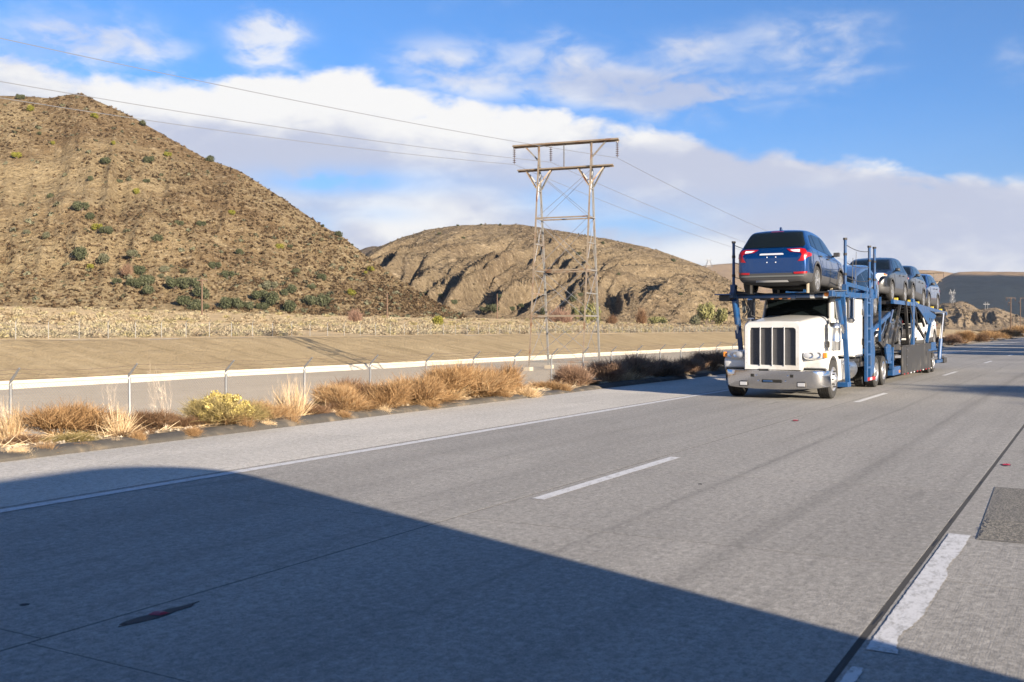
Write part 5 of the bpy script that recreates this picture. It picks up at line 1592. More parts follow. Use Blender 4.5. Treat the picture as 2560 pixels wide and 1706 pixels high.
for y in (32.0, 33.4, 34.8, 36.2): cr.box(X(-1.12), X(1.12), y - .04, y + .04, 2.33, 2.41)
for y in (37.6, 39.4, 41.2, 43.0, 44.2): cr.box(X(-1.12), X(1.12), y - .04, y + .04, 2.10 + (44.2 - y) * .022, 2.18 + (44.2 - y) * .022)
cro = cr.build('cross_members', Bk, tl); cro['kind'] = 'stuff'
cr = MB()
for y in (32.4, 34.5, 36.8, 38.9, 41.5, 43.6): cr.box(X(-1.08), X(1.08), y - .05, y + .05, .30, .42)
cro = cr.build('cross_members', Bk, tl); cro['kind'] = 'stuff'
MB().box(X(-.5), X(.5), 30.6, 32.6, .50, .66).build('coupling_neck', Bk, tl)
MB().box(X(-1.0), X(1.0), 31.85, 32.0, .3, 1.0).build('bulkhead', Bk, tl)

# hoses, straps and rams that crowd the deck between tractor and side panel
for sx in (-1, 1):
    for k in range(4):
        y = 30.2 + k * .38
        MB().tube([(X(sx * (.95 + .05 * k)), y, 1.1 - .05 * k), (X(sx * 1.08), y + .25, 1.42 - .12 * k), (X(sx * (1.0 + .03 * k)), y + .7, .95), (X(sx * .98), y + 1.1, .75 + .06 * k)], .018, 6).build('hose', M['black_plastic'], tl)
    MB().tube([(X(sx * 1.02), 30.9, .95), (X(sx * 1.10), 31.7, 1.75)], .05, 10).build('hydraulic_cylinder', Bk, tl)
    MB().tube([(X(sx * 1.10), 31.7, 1.75), (X(sx * 1.13), 32.05, 2.15)], .028, 8).build('cylinder_rod', M['alu'], tl)
    MB().beam((X(sx * 1.08), 32.1, .95), (X(sx * 1.14), 33.3, 2.36), .07, .09, up=(0, 1, 0)).build('diagonal_strut', Bk, tl)
    MB().box(X(sx * 1.02) - .12, X(sx * 1.02) + .12, 32.3, 33.3, .95, 1.12).build('ramp_pocket', Bk, tl, .015)
    MB().tube([(X(sx * 1.18), 36.0, 2.3), (X(sx * 1.2), 36.4, 1.7), (X(sx * 1.18), 36.15, 1.2)], .02, 6).build('hose', M['black_plastic'], tl)
    for x_, y0, y1, zz in ((1.10, 37.2, 38.6, 1.95), (1.05, 36.6, 38.9, 1.55)):
        MB().beam((X(sx * x_), y0, zz + .35), (X(sx * x_), y1, zz - .25), .06, .10).build('ramp_bar', Bk, tl)

MB().box(X(-.57), X(.57), 32.2, 36.4, 2.345, 2.37).build('added_shade_plate', Bk, tl)  # dark plates added under the upper deck to shade the lower one
MB().beam((X(0), 36.7, 2.33), (X(0), 44.2, 2.14), 1.14, .025).build('added_shade_plate', Bk, tl)
for y in (32.6, 34.2, 37.4, 39.0):
    rp = MB().box(X(-1.13), X(-1.09), y, y + 1.45, 1.20, 2.22).build('added_dark_panel', Bk, tl, .01)  # ribbed dark panels added to close the bright view through the left side
    for q in range(4): MB().box(X(-1.09), X(-1.05), y + .02, y + 1.43, 1.28 + q * .25, 1.34 + q * .25).build('panel_rib', Bk, rp)

# ------------------------------------------------------------------ trailer parked on the near shoulder: only its shadow is in the picture
bx = thing('box_trailer', 'white box trailer parked on the near shoulder, casting the large foreground shadow', 'trailer', (5.25, -4.0, 0))
xc_, hw, z1 = 5.25, 1.28, 4.20
def nose(k, z, dy=0.):
    pl = [(xc_ + hw * k, -11.5)] + [(xc_ + hw * k * math.cos(t), 1.96 + dy + .90 * math.sin(t) * k) for t in [math.pi * q / 20 for q in range(21)]] + [(xc_ - hw * k, -11.5)]
    return [(x, y, z) for x, y in pl]
MB().loft([nose(1, 1.15), nose(1, z1 - .10), nose(.985, z1 - .03), nose(.95, z1)]).build('body', Wt, bx, angle=40)
MB().loft([nose(.98, .35), nose(.98, 1.14)]).build('skirt', Bk, bx)
for y in (-9.5, -8.3, .6, 1.8):
    for sx, xx in ((-1, 4.18), (1, 6.33)): truck_wheel(bx, (xx, y, .5), .5, .28, sx)

# ------------------------------------------------------------------ vegetation
def rand_dir(n, rg):
    v = rg.normal(size=(n, 3)); return v / np.linalg.norm(v, axis=1)[:, None]


def twigs(P0, D, L, Wd, bend, rg):
    """thin two-segment ribbons from P0 along D: returns verts, quads"""
    n = len(P0)
    side = np.cross(D, rand_dir(n, rg)); side /= (np.linalg.norm(side, axis=1)[:, None] + 1e-9)
    B = rand_dir(n, rg) * bend
    P1 = P0 + D * (L * .5)[:, None] + B * (L * .15)[:, None]
    P2 = P0 + D * L[:, None] + B * (L * .5)[:, None]
    w = Wd[:, None] if np.ndim(Wd) else Wd
    V = np.stack([P0 - side * w, P0 + side * w, P1 - side * w * .8, P1 + side * w * .8, P2 - side * w * .25, P2 + side * w * .25], 1).reshape(-1, 3)
    k = np.arange(n)[:, None] * 6
    F = np.concatenate([k + np.array([[0, 1, 3, 2]]), k + np.array([[2, 3, 5, 4]])])
    return V, F


def bush_mesh(seed, n=2600, flat=.85, fan=.6, wd=.0065, ln=(.16, .42), dome=.9):
    """unit twiggy bush: half-width 1, height about `flat`*1.3"""
    rg = np.random.default_rng(seed)
    # lumps
    nl = 7
    c = np.stack([rg.uniform(-.55, .55, nl), rg.uniform(-.55, .55, nl), rg.uniform(.1, .55, nl) * flat], 1)
    r = rg.uniform(.35, .6, nl)
    which = rg.integers(0, nl, n)
    d = rand_dir(n, rg); d[:, 2] = np.abs(d[:, 2]) * 1.1 - .25
    rad = r[which] * rg.uniform(.25, 1, n) ** .6
    P0 = c[which] + d * rad[:, None] * np.array([1, 1, flat * dome]); P0[:, 2] = np.maximum(P0[:, 2], 0.0)
    out = P0 - np.array([0, 0, -.25]); out[:, 2] = P0[:, 2] + .1
    out /= np.linalg.norm(out, axis=1)[:, None] + 1e-6
    D = out * fan + rand_dir(n, rg) * .75 + np.array([0, 0, .35]); D /= np.linalg.norm(D, axis=1)[:, None]
    V, F = twigs(P0, D, rg.uniform(*ln, n), np.full(n, wd), .8, rg)
    # main stems from the base
    m = 90
    a = rg.uniform(0, 2 * math.pi, m); t = rg.uniform(.2, 1.25, m)
    Ds = np.stack([np.cos(a) * np.sin(t), np.sin(a) * np.sin(t), np.cos(t)], 1)
    V2, F2 = twigs(np.stack([np.cos(a) * .12, np.sin(a) * .12, np.zeros(m)], 1), Ds, rg.uniform(.6, 1.15, m) * (.6 + .4 * flat), np.full(m, wd * 1.5), .25, rg)
    return np_mesh('bush', np.concatenate([V, V2]), np.concatenate([F, F2 + len(V)]))


def tuft_mesh(seed, n=420, hgt=1.0, spread=.75, wd=.008, droop=.5):
    rg = np.random.default_rng(seed)
    a = rg.uniform(0, 2 * math.pi, n); t = np.abs(rg.normal(0, spread, n)).clip(0, 1.45)
    D = np.stack([np.cos(a) * np.sin(t), np.sin(a) * np.sin(t), np.cos(t)], 1)
    b = rg.uniform(0, .35, n) ** 1
    P0 = np.stack([np.cos(a) * b, np.sin(a) * b, np.zeros(n)], 1)
    V, F = twigs(P0, D, rg.uniform(.45, 1.1, n) * hgt, np.full(n, wd), droop, rg)
    return np_mesh('tuft', V, F)


def stalk_mesh(seed, n=9, wd=.0042):
    """few tall bleached stems with side branches"""
    rg = np.random.default_rng(seed); mb = MB()
    for _ in range(n):
        a = rg.uniform(0, 6.28); t = rg.uniform(.05, .75)
        p = Vector((0, 0, 0)); d = Vector((math.cos(a) * math.sin(t), math.sin(a) * math.sin(t), math.cos(t)))
        L = rg.uniform(.7, 1.25); pts = [p]
        for q in range(6):
            d = (d + Vector(rg.normal(0, .09, 3)) + Vector((0, 0, .03))).normalized(); p = p + d * L / 6; pts.append(p.copy())
        mb.tube(pts, [wd * (1 - .13 * q) for q in range(7)], 4)
        for q in range(3, 7):
            for _2 in range(3):
                e = (d + Vector(rg.normal(0, .6, 3))).normalized() * rg.uniform(.08, .28)
                mb.tube([pts[q], pts[q] + e * .5 + Vector((0, 0, .01)), pts[q] + e], [wd * .5, wd * .4, wd * .2], 3)
    return mb.mesh('weed', angle=60)


def leaf_mesh(seed, lobes, n, size, cover=.55, elong=1.7):
    """crown of small leaf quads over lumpy lobes; unit half-width 1"""
    rg = np.random.default_rng(seed)
    lobes = np.array(lobes, float); wgt = lobes[:, 3] ** 2; wgt /= wgt.sum()
    k = rg.choice(len(lobes), n, p=wgt)
    d = rand_dir(n, rg)
    rad = lobes[k, 3] * (cover + (1 - cover) * rg.uniform(0, 1, n)) * (1 + .22 * np.sin(d[:, 0] * 7 + k) * np.sin(d[:, 1] * 6 + d[:, 2] * 5))
    P = lobes[k, :3] + d * rad[:, None] * np.array([1, 1, .85])
    ok = P[:, 2] > -.02
    P = P[ok]; d = d[ok]; n = len(P)
    nrm = d + rand_dir(n, rg) * .9; nrm /= np.linalg.norm(nrm, axis=1)[:, None]
    u = np.cross(nrm, rand_dir(n, rg)); u /= np.linalg.norm(u, axis=1)[:, None] + 1e-9
    v = np.cross(nrm, u); s = size * rg.uniform(.6, 1.4, n)[:, None]
    V = np.stack([P - u * s * elong * .5, P - v * s * .5, P + u * s * elong * .5, P + v * s * .5], 1).reshape(-1, 3)
    F = np.arange(n * 4).reshape(n, 4)
    return np_mesh('crown', V, F)


ORD_ = ['first', 'second', 'third', 'fourth', 'fifth', 'sixth', 'seventh', 'eighth', 'ninth', 'tenth', 'eleventh', 'twelfth', 'thirteenth', 'fourteenth', 'fifteenth']
KERB_U = sorted([40, 112, 345, 290, 480, 620, 668, 732, 860, 960, 1075, 1260, 1310, 1415, 205])


def place_words_(n, i): return 'leftmost of its row' if i == 0 else 'rightmost of its row' if i == n - 1 else ORD_[i] + ' from the left'


def kerb_place(u): return place_words_(len(KERB_U), KERB_U.index(u))


BUSH = [bush_mesh(100 + i, 5000, .9 + .12 * (i % 3), .75, .0062, (.18, .5)) for i in range(4)]
BUSHF = [bush_mesh(120 + i, 2600, .55, .75, .007, (.2, .55)) for i in range(2)]
TUFT = [tuft_mesh(140 + i) for i in range(3)]
STALK = [stalk_mesh(150 + i) for i in range(3)]


def ground_at_px(u, v, xmax=-12.1):
    """foot of a verge plant: between the kerb and the brow of the slope"""
    X_, Y_ = to_world(u, 2560 * (CAM_H - .06) / (v - 822))
    X_ = min(max(float(X_), -14.3), xmax); r = (u - 1280) / 2560
    z = X_ / (r * CT - ST); X_, Y_ = to_world(u, z)
    return float(X_), float(Y_), float(EG(X_, Y_)), z


def roadside(name, cat, me, m, u, v, wpx, hpx, label, group='dry plants along the kerb', hmesh=1.1, rz=None, sink=.03, mats=None):
    """plant at a point of the verge, its size taken from the picture"""
    x, y, z, dz = ground_at_px(u, v, -11.58 if name == 'kerb_weed' else -12.1)
    if name == 'kerb_weed': z += .05
    if cat == 'dry bush': hpx *= .95; wpx *= 1.08
    sx = wpx / 2560 * dz / 2; sz = hpx / 2560 * dz / hmesh
    o = link(name, me, None); o.location = (x, y, z - sink); o.scale = (sx, sx, sz); o.rotation_euler[2] = rnd.uniform(0, 6.28) if rz is None else rz
    if not me.materials: me.materials.append(m)
    o.material_slots[0].link = 'OBJECT'; o.material_slots[0].material = m
    tag(o, label, cat, group)
    return o


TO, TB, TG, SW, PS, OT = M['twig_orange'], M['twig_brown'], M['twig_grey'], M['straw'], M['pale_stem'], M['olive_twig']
dry = 'dry bush'
# (kind, mesh index, material, u, v of its foot, width, height, label)
for a in [
    (BUSH[0], TO, 150, 1092, 215, 105, 'wide rusty orange bush around the first fence post at the left'),
    (BUSH[1], TB, 245, 1088, 150, 70, 'brown bush leaning on the right side of the wide rusty orange bush'),
    (BUSHF[0], OT, 178, 1108, 110, 42, 'low olive green clump in front of the wide rusty orange bush'),
    (BUSH[2], TB, 385, 1078, 120, 58, 'small brown bush between the second fence post and the yellow flowering bush'),
    (BUSH[3], TB, 460, 1070, 80, 48, 'short dark brown bush touching the yellow flowering bush at its left'),
    (BUSH[1], TO, 565, 1104, 150, 60, 'orange bush spilling over the kerb in front of the yellow flowers'),
    (BUSH[0], TO, 655, 1062, 110, 62, 'orange brown bush just right of the yellow flowering bush'),
    (BUSH[2], TO, 850, 1030, 120, 75, 'orange bush at the left end of the long tumbleweed row'),
    (BUSH[0], TB, 880, 1018, 130, 88, 'tall brown centred tumbleweed bush, second in the long orange row'),
    (BUSH[3], TO, 948, 1030, 165, 92, 'broad fox red tumbleweed bush below the fifth fence post'),
    (BUSH[1], TO, 1030, 1022, 150, 88, 'pale orange tumbleweed bush in the middle of the long row'),
    (BUSH[2], TO, 1105, 1008, 150, 96, 'tall orange tumbleweed bush right of the middle of the long row'),
    (BUSH[0], TO, 1180, 1005, 150, 100, 'largest orange tumbleweed bush with a dark heart near the row end'),
    (BUSH[3], TO, 1250, 995, 130, 100, 'last orange tumbleweed bush before the shaded gap in the row'),
    (BUSHF[0], TO, 900, 1040, 170, 44, 'low spreading orange clump in front of the broad fox red bush'),
    (BUSHF[1], TO, 1080, 1022, 190, 40, 'low spreading rusty clump at the foot of the pale orange bush'),
    (BUSHF[0], TO, 1215, 1008, 150, 44, 'low orange clump under the largest tumbleweed bush'),
    (BUSHF[1], TB, 775, 1046, 100, 46, 'low brown clump between the straw tuft and the tumbleweed row'),
    (BUSHF[1], TB, 60, 1112, 120, 40, 'low brown clump at the left edge below the fence post'),
    (BUSHF[0], TB, 320, 1100, 110, 34, 'low brown clump in front of the second fence post'),
    (BUSHF[1], TO, 1375, 990, 95, 34, 'small orange clump on the kerb beneath the dark shaded bushes'),
    (BUSHF[0], TO, 1475, 978, 75, 26, 'little orange clump on the kerb where the truck shadow begins'),
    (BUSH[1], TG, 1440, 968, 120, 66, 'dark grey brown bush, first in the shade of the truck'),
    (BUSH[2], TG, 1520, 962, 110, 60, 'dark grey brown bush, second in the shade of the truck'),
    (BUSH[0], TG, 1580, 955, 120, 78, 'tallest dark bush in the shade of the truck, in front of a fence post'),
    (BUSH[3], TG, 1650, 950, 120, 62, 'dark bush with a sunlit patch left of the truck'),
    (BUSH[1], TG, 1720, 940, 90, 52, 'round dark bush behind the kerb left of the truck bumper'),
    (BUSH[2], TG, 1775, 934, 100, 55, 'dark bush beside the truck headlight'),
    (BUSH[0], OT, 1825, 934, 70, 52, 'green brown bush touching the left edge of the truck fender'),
]:
    roadside('dry_bush', dry, *a, hmesh=1.25)
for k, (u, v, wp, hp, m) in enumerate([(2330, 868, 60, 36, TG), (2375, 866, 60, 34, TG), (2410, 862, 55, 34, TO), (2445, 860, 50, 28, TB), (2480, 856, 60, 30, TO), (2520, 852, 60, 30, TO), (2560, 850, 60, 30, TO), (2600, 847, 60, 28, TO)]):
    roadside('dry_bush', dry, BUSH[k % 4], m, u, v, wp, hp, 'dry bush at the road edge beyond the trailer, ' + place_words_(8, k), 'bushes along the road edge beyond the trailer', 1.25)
# straw tufts and bleached weeds
for a in [
    (TUFT[0], SW, 25, 1098, 130, 85, 'pale straw tuft at the left edge of the picture'),
    (TUFT[1], SW, 300, 1092, 110, 70, 'pale straw tuft at the foot of the second fence post'),
    (TUFT[2], SW, 735, 1052, 120, 85, 'bright straw tuft left of the small yellow flowers'),
    (TUFT[0], SW, 705, 1040, 90, 70, 'thin straw tuft behind the orange brown bush'),
    (TUFT[1], SW, 1130, 1012, 120, 40, 'low straw tuft at the foot of the long tumbleweed row'),
    (TUFT[2], SW, 1560, 962, 120, 36, 'low straw tuft under the tallest dark bush'),
    (TUFT[0], TB, 840, 1040, 70, 50, 'brown grass tuft at the left foot of the tumbleweed row'),
]:
    roadside('grass_tuft', 'grass tuft', *a, hmesh=.95)
for a in [
    (STALK[0], PS, 275, 1078, 110, 125, 'tall bleached weed stalks rising left of the second fence post'),
    (STALK[1], PS, 415, 1082, 170, 130, 'branching bleached weed left of the yellow flowering bush'),
    (STALK[2], PS, 385, 1072, 70, 130, 'single very tall bleached stalk against the fence mesh'),
    (STALK[1], PS, 20, 1100, 120, 100, 'curved pale stalks at the left edge of the picture'),
    (STALK[0], PS, 712, 1048, 90, 90, 'thin pale stalks standing over the bright straw tuft'),
]:
    roadside('weed_stalks', 'weed', *a, hmesh=1.0)
# small dry clumps growing out of the kerb
for k, (u, v, wp, hp) in enumerate([(40, 1150, 70, 34), (112, 1142, 80, 36), (345, 1122, 46, 40), (290, 1118, 40, 20), (480, 1106, 70, 30), (620, 1100, 60, 34), (668, 1082, 40, 24), (732, 1076, 60, 30), (860, 1054, 60, 26), (960, 1040, 50, 22), (1075, 1026, 80, 30), (1260, 1004, 60, 30), (1310, 1000, 80, 34), (1415, 982, 50, 24), (205, 1128, 60, 22)]):
    roadside('kerb_weed', 'weed', TUFT[k % 3] if k % 2 else BUSHF[k % 2], TO if k % 3 else SW, u, v, wp, hp, 'small dry clump on the dark kerb, ' + kerb_place(u), 'small clumps on the kerb', 1.0)
BW = sorted([(497, 944), (700, 905), (1012, 893), (1180, 896), (1236, 890), (640, 893), (1560, 866), (1680, 858), (1395, 876)])
for k, (u, v) in enumerate(BW):
    z = 80.0
    for _ in range(30):
        X_, Y_ = to_world(u, z); z = .6 * z + .4 * 2560 * (CAM_H - float(EG(X_, Y_))) / (v - 822)
    X_, Y_ = to_world(u, z)
    o = link('bank_weed', TUFT[k % 3], None); o.location = (float(X_), float(Y_), float(EG(X_, Y_)) - .03); sc = 9 / 2560 * z; o.scale = (sc, sc, sc * .8)
    if not TUFT[k % 3].materials: TUFT[k % 3].materials.append(TG)
    o.material_slots[0].link = 'OBJECT'; o.material_slots[0].material = TG
    tag(o, 'small dark weed on the bare canal bank, ' + place_words_(len(BW), k), 'weed', 'weeds on the canal bank')
# yellow flowering shrubs
def flower_heads(seed, n, r=1.0, flat=.8):
    rg = np.random.default_rng(seed)
    nl = 46
    d = rand_dir(nl, rg); d[:, 2] = np.abs(d[:, 2]) * .9 + .12
    c = d * rg.uniform(.7, 1.0, nl)[:, None] * np.array([1, 1, 1.0])
    k = rg.integers(0, nl, n)
    P = c[k] + rand_dir(n, rg) * rg.uniform(0, .15, n)[:, None]
    nr = rand_dir(n, rg); u = np.cross(nr, rand_dir(n, rg)); u /= np.linalg.norm(u, axis=1)[:, None]; v = np.cross(nr, u)
    s = rg.uniform(.016, .036, n)[:, None]
    V = np.stack([P - u * s, P - v * s, P + u * s, P + v * s], 1).reshape(-1, 3)
    return np_mesh('flower_heads', V, np.arange(n * 4).reshape(n, 4))


for k, (u, v, wp, hp, lab) in enumerate([(555, 1085, 165, 88, 'large bush covered in yellow flowers beside the third fence post'), (806, 1015, 42, 42, 'small upright bush of bright yellow flowers left of the tumbleweed row'), (778, 1012, 40, 30, 'little yellow flower clump half behind the bright straw tuft'), (700, 1018, 40, 36, 'pale yellow flower clump behind the orange brown bush')]):
    o = roadside('flowering_bush', 'flowering bush', BUSH[k % 4], OT, u, v, wp, hp, lab, 'yellow flowering bushes', 1.25)
    f = link('flower_heads', flower_heads(200 + k, 9000 if k == 0 else 1800), M['flower'], o); f['kind'] = 'stuff'
    f.location = (0, 0, .18)

# loose straw and gravel litter on the verge
def litter():
    rg = np.random.default_rng(77); n = 9000
    y = rg.uniform(8, 60, n) ** 1; x = -11.95 - np.abs(rg.normal(0, .9, n)).clip(0, 5)
    z = EG(x, y) + .01
    D = rand_dir(n, rg); D[:, 2] = np.abs(D[:, 2]) * .25; D /= np.linalg.norm(D, axis=1)[:, None]
    V, F = twigs(np.stack([x, y, z], 1), D, rg.uniform(.06, .28, n), np.full(n, .0045), .5, rg)
    o = link('straw_litter', np_mesh('straw_litter', V, F), M['straw']); o['kind'] = 'stuff'
    n = 5000
    y = rg.uniform(8, 45, n); x = -11.9 - rg.uniform(0, 2.4, n) ** 1.3; z = EG(x, y)
    s = rg.uniform(.012, .04, n)
    base = np.array([[1, 0, 0], [-.5, .87, 0], [-.5, -.87, 0], [0, 0, .9]])
    V = (np.stack([x, y, z], 1)[:, None, :] + base[None] * s[:, None, None] * rg.uniform(.7, 1.3, (n, 4, 1))).reshape(-1, 3)
    F = (np.arange(n)[:, None, None] * 4 + np.array([[0, 1, 3], [1, 2, 3], [2, 0, 3]])[None]).reshape(-1, 3)
    o = link('gravel', np_mesh('gravel', V, F), M['gravel']); o['kind'] = 'stuff'


litter()


# low brush of the field, hill tufts: masses nobody could count
def clumps(name, P, S, per, m, flat=.7, seed=1, lean=None, leaf=.5):
    rg = np.random.default_rng(seed); n = len(P)
    Pk = np.repeat(P, per, 0); Sk = np.repeat(S, per)
    N = n * per
    d = rand_dir(N, rg); d[:, 2] = np.abs(d[:, 2])
    c = Pk + d * (Sk * rg.uniform(.35, 1, N))[:, None] * np.array([1, 1, flat])
    # leaves share one island per clump so that a clump has one colour: join them through a common centre vertex
    nr = d + rand_dir(N, rg) * .6; nr /= np.linalg.norm(nr, axis=1)[:, None]
    u = np.cross(nr, rand_dir(N, rg)); u /= np.linalg.norm(u, axis=1)[:, None]; v = np.cross(nr, u)
    s = (Sk * leaf * rg.uniform(.6, 1.3, N))[:, None]
    V = np.stack([c - u * s, c + u * s * .6 - v * s, c + u * s * .6 + v * s], 1)            # N,3,3
    V = np.concatenate([P[:, None, :], V.reshape(n, per * 3, 3)], 1)                           # n, 1+3per
    k = 1 + 3 * per
    base = (np.arange(n) * k)[:, None, None]
    f = base + 1 + (np.arange(per) * 3)[None, :, None] + np.arange(3)[None, None, :]
    f = f.reshape(-1, 3)
    g = np.stack([np.broadcast_to(base[:, :, 0], (n, per)), base[:, :, 0] + 1 + np.arange(per) * 3, base[:, :, 0] + 2 + np.arange(per) * 3], -1).reshape(-1, 3)
    o = link(name, np_mesh(name, V.reshape(-1, 3), np.concatenate([f, g])), m); o['kind'] = 'stuff'
    return o


def field_brush():
    rg = np.random.default_rng(5)
    n = 8500
    u = rg.uniform(-560, 2000, n); q = rg.uniform(0, 1, n)
    r = (u - 1280) / 2560
    zf = 79.5 / (ST - r * CT)                      # distance at which the far fence is met
    z = zf * (1 + 2.7 * q ** 1.6)
    x, y = to_world(u, z)
    foot = np.where(u < 1150, np.interp(u, [0, 600, 1000, 1150], [282, 295, 320, 340]), np.interp(u, [1150, 1400, 1800, 2100], [385, 400, 440, 480]))
    ok = (z < foot) & (u < 1950) & ((q < .42) | (rg.uniform(0, 1, n) < .38)) & (fbm(x * .06, y * .06, 3, 9) > -.17)
    x, y, z = x[ok], y[ok], z[ok]
    P = np.stack([x, y, EG(x, y) - .05], 1)
    S = rg.uniform(.4, 1.15, len(P)) * np.interp(z, [80, 300], [.95, 1.3])
    clumps('field_brush', P, S, 120, M['brush'], .75, 6, leaf=.06)


field_brush()


def hill_tufts(h, n, smin, smax, m, seed, tr=(0.02, 1.0), ur=None, per=11, keep=None, name='hill_scrub'):
    rg = np.random.default_rng(seed)
    nu, nt = len(h.us), int(np.searchsorted(h.ts, 1.0))
    i = rg.uniform(0, nu - 1.01, n); t = rg.uniform(*tr, n)
    if ur: i = np.interp(rg.uniform(ur[0], ur[1], n), h.us, np.arange(nu))
    j = np.interp(t, h.ts, np.arange(len(h.ts)))
    P = h.at(i, j)
    ok = (P[:, 2] > EX(P[:, 0]) - .3) & (np.interp(i, np.arange(nu), h.hgt[:, 0]) > 1.5)
    ok &= (fbm(P[:, 0] * .03, P[:, 2] * .045, 4, seed + 3) > -.06) | (rg.uniform(0, 1, n) < .22)
    P = P[ok]
    S = smin + (smax - smin) * rg.uniform(0, 1, len(P)) ** 2.2
    P[:, 2] -= S * .05
    return clumps(name, P, S, per, m, 1.0, seed + 1, leaf=.34)


hill_tufts(left_hill, 500, .5, 1.4, M['sage'], 351, (.0, .98), (-80, 1150), per=22)
hill_tufts(left_hill, 18500, .24, 1.0, M['tuft'], 301, (.0, 1.01), (-410, 1190))
hill_tufts(mid_hill, 8000, .28, 1.0, M['tuft_mid'], 311, (.0, 1.01), (880, 1900), per=8)
hill_tufts(hillock, 900, .6, 2.0, M['tuft_mid'], 321, per=8)

# wording that singles out one of many alike plants
ORD = ['first', 'second', 'third', 'fourth', 'fifth', 'sixth', 'seventh', 'eighth', 'ninth', 'tenth', 'eleventh', 'twelfth', 'thirteenth', 'fourteenth', 'fifteenth', 'sixteenth', 'seventeenth', 'eighteenth', 'nineteenth', 'twentieth']


def place_words(n, i):
    return 'only one' if n == 1 else 'leftmost' if i == 0 else 'rightmost' if i == n - 1 else ORD[i] + ' from the left'


def by_rows(uv, what, rows):
    """one label each: by row (upper to lower picture rows), then from left to right"""
    out = [None] * len(uv)
    order = sorted(range(len(uv)), key=lambda i: uv[i][1]); k = math.ceil(len(uv) / len(rows))
    for r, words in enumerate(rows):
        row = sorted(order[r * k:(r + 1) * k], key=lambda i: uv[i][0])
        for q, i in enumerate(row): out[i] = what + ' ' + words + ', ' + place_words(len(row), q)
    return out


# green shrubs one can tell apart
CROWN = []
for s_ in range(4):
    rr = random.Random(400 + s_)
    lob = [(rr.uniform(-.55, .55), rr.uniform(-.55, .55), rr.uniform(.28, .62), rr.uniform(.32, .5)) for _ in range(8)]
    CROWN.append(leaf_mesh(410 + s_, lob, 1500, .085, .6))
TRUNK = MB().tube([(0, 0, -.15), (.03, .02, .2), (-.02, .03, .5)], [.09, .07, .03], 6).tube([(0, 0, .1), (.2, .1, .3), (.35, .2, .55)], [.06, .04, .02], 5).tube([(0, 0, .08), (-.2, -.12, .28), (-.32, -.2, .5)], [.06, .04, .02], 5).mesh('trunk')
TRUNK.materials.append(M['bark'])


def shrub(p, w_, h_, m, label, group, k, cat='shrub', name='shrub'):
    t = thing(name, label, cat, tuple(p), group)
    c = link('crown', CROWN[k % 4], None, t)
    if not CROWN[k % 4].materials: CROWN[k % 4].materials.append(m)
    c.material_slots[0].link = 'OBJECT'; c.material_slots[0].material = m
    c.scale = (w_, w_, h_); c.rotation_euler[2] = rnd.uniform(0, 6.28)
    tk = link('trunk', TRUNK, None, t); tk.scale = (w_, w_, h_)
    return t


def hill_shrubs(h, items, f, label, group, m, rows=None):
    labs = by_rows([f(*it[:3]) for it in items], label, rows) if rows else None
    for k, it in enumerate(items):
        cx_, cy_, r_ = it[:3]; lab = it[3] if len(it) > 3 else labs[k]
        mm = it[4] if len(it) > 4 else m
        u, v, rp = f(cx_, cy_, r_)
        p = h.pick(u, v + rp * .7)
        z = proj(*p)[2]; w_ = rp / 2560 * z
        shrub(Vector(p) - Vector((0, 0, .1 * w_)), w_ * 1.08, w_ * 1.35, mm, lab, group, k + int(cx_))


fA = lambda x, y, r: (.408 * x, 220 + .408 * y, .408 * r)
hill_shrubs(left_hill, [(500, 720, 48), (540, 780, 38), (955, 915, 42), (480, 1005, 62), (640, 445, 38), (905, 430, 38), (870, 215, 28), (645, 870, 42), (1320, 1085, 38), (1235, 830, 30), (1465, 1000, 30), (310, 655, 26), (1100, 825, 30), (735, 570, 20), (1965, 1150, 32), (1905, 1215, 28), (1400, 1140, 40), (1130, 1120, 28), (1780, 970, 20), (1820, 1120, 28), (900, 570, 22), (560, 550, 26), (240, 275, 20), (1290, 430, 34)], fA,
            'dark green shrub on the', 'green shrubs scattered on the left hill', M['oak'], ['upper left hill', 'middle slope of the left hill', 'lower slope of the left hill'])
hill_shrubs(left_hill, [(850, 1110, 52), (815, 1190, 52), (900, 1170, 62), (905, 1235, 52), (720, 1180, 30), (1075, 1190, 62), (1170, 1190, 62), (1250, 1240, 66), (1130, 1295, 56), (1200, 1320, 60), (1240, 1335, 40), (1370, 1310, 62), (1450, 1310, 62), (1510, 1330, 40), (1590, 1265, 56), (1660, 1280, 66), (1600, 1335, 40), (1760, 1330, 62), (1775, 1225, 46), (1750, 1250, 36), (1900, 1300, 60), (1960, 1290, 66)], fA,
            'dense green shrub in the', 'thicket at the foot of the left hill', M['oak'], ['upper row of the hill foot thicket', 'middle row of the hill foot thicket', 'lowest row of the hill foot thicket'])
hill_shrubs(left_hill, [(1015, 1110, 36, 'pale green rounded shrub, upper of two above the thicket'), (985, 1145, 26, 'pale green rounded shrub, lower of two above the thicket'), (285, 900, 30, 'grey green shrub on the lower left of the left hill'), (160, 880, 24, 'light sage shrub near the left edge of the left hill'), (1660, 1205, 46, 'grey sage shrub above the thicket gap'), (620, 1040, 52, 'wide grey green shrub right of the largest lower dark shrub'), (810, 1010, 44, 'wide grey sage shrub in the middle of the left hill'), (1030, 1165, 30, 'bright sage shrub at the top left of the thicket')], fA, None, 'sage shrubs on the left hill', M['sage'])
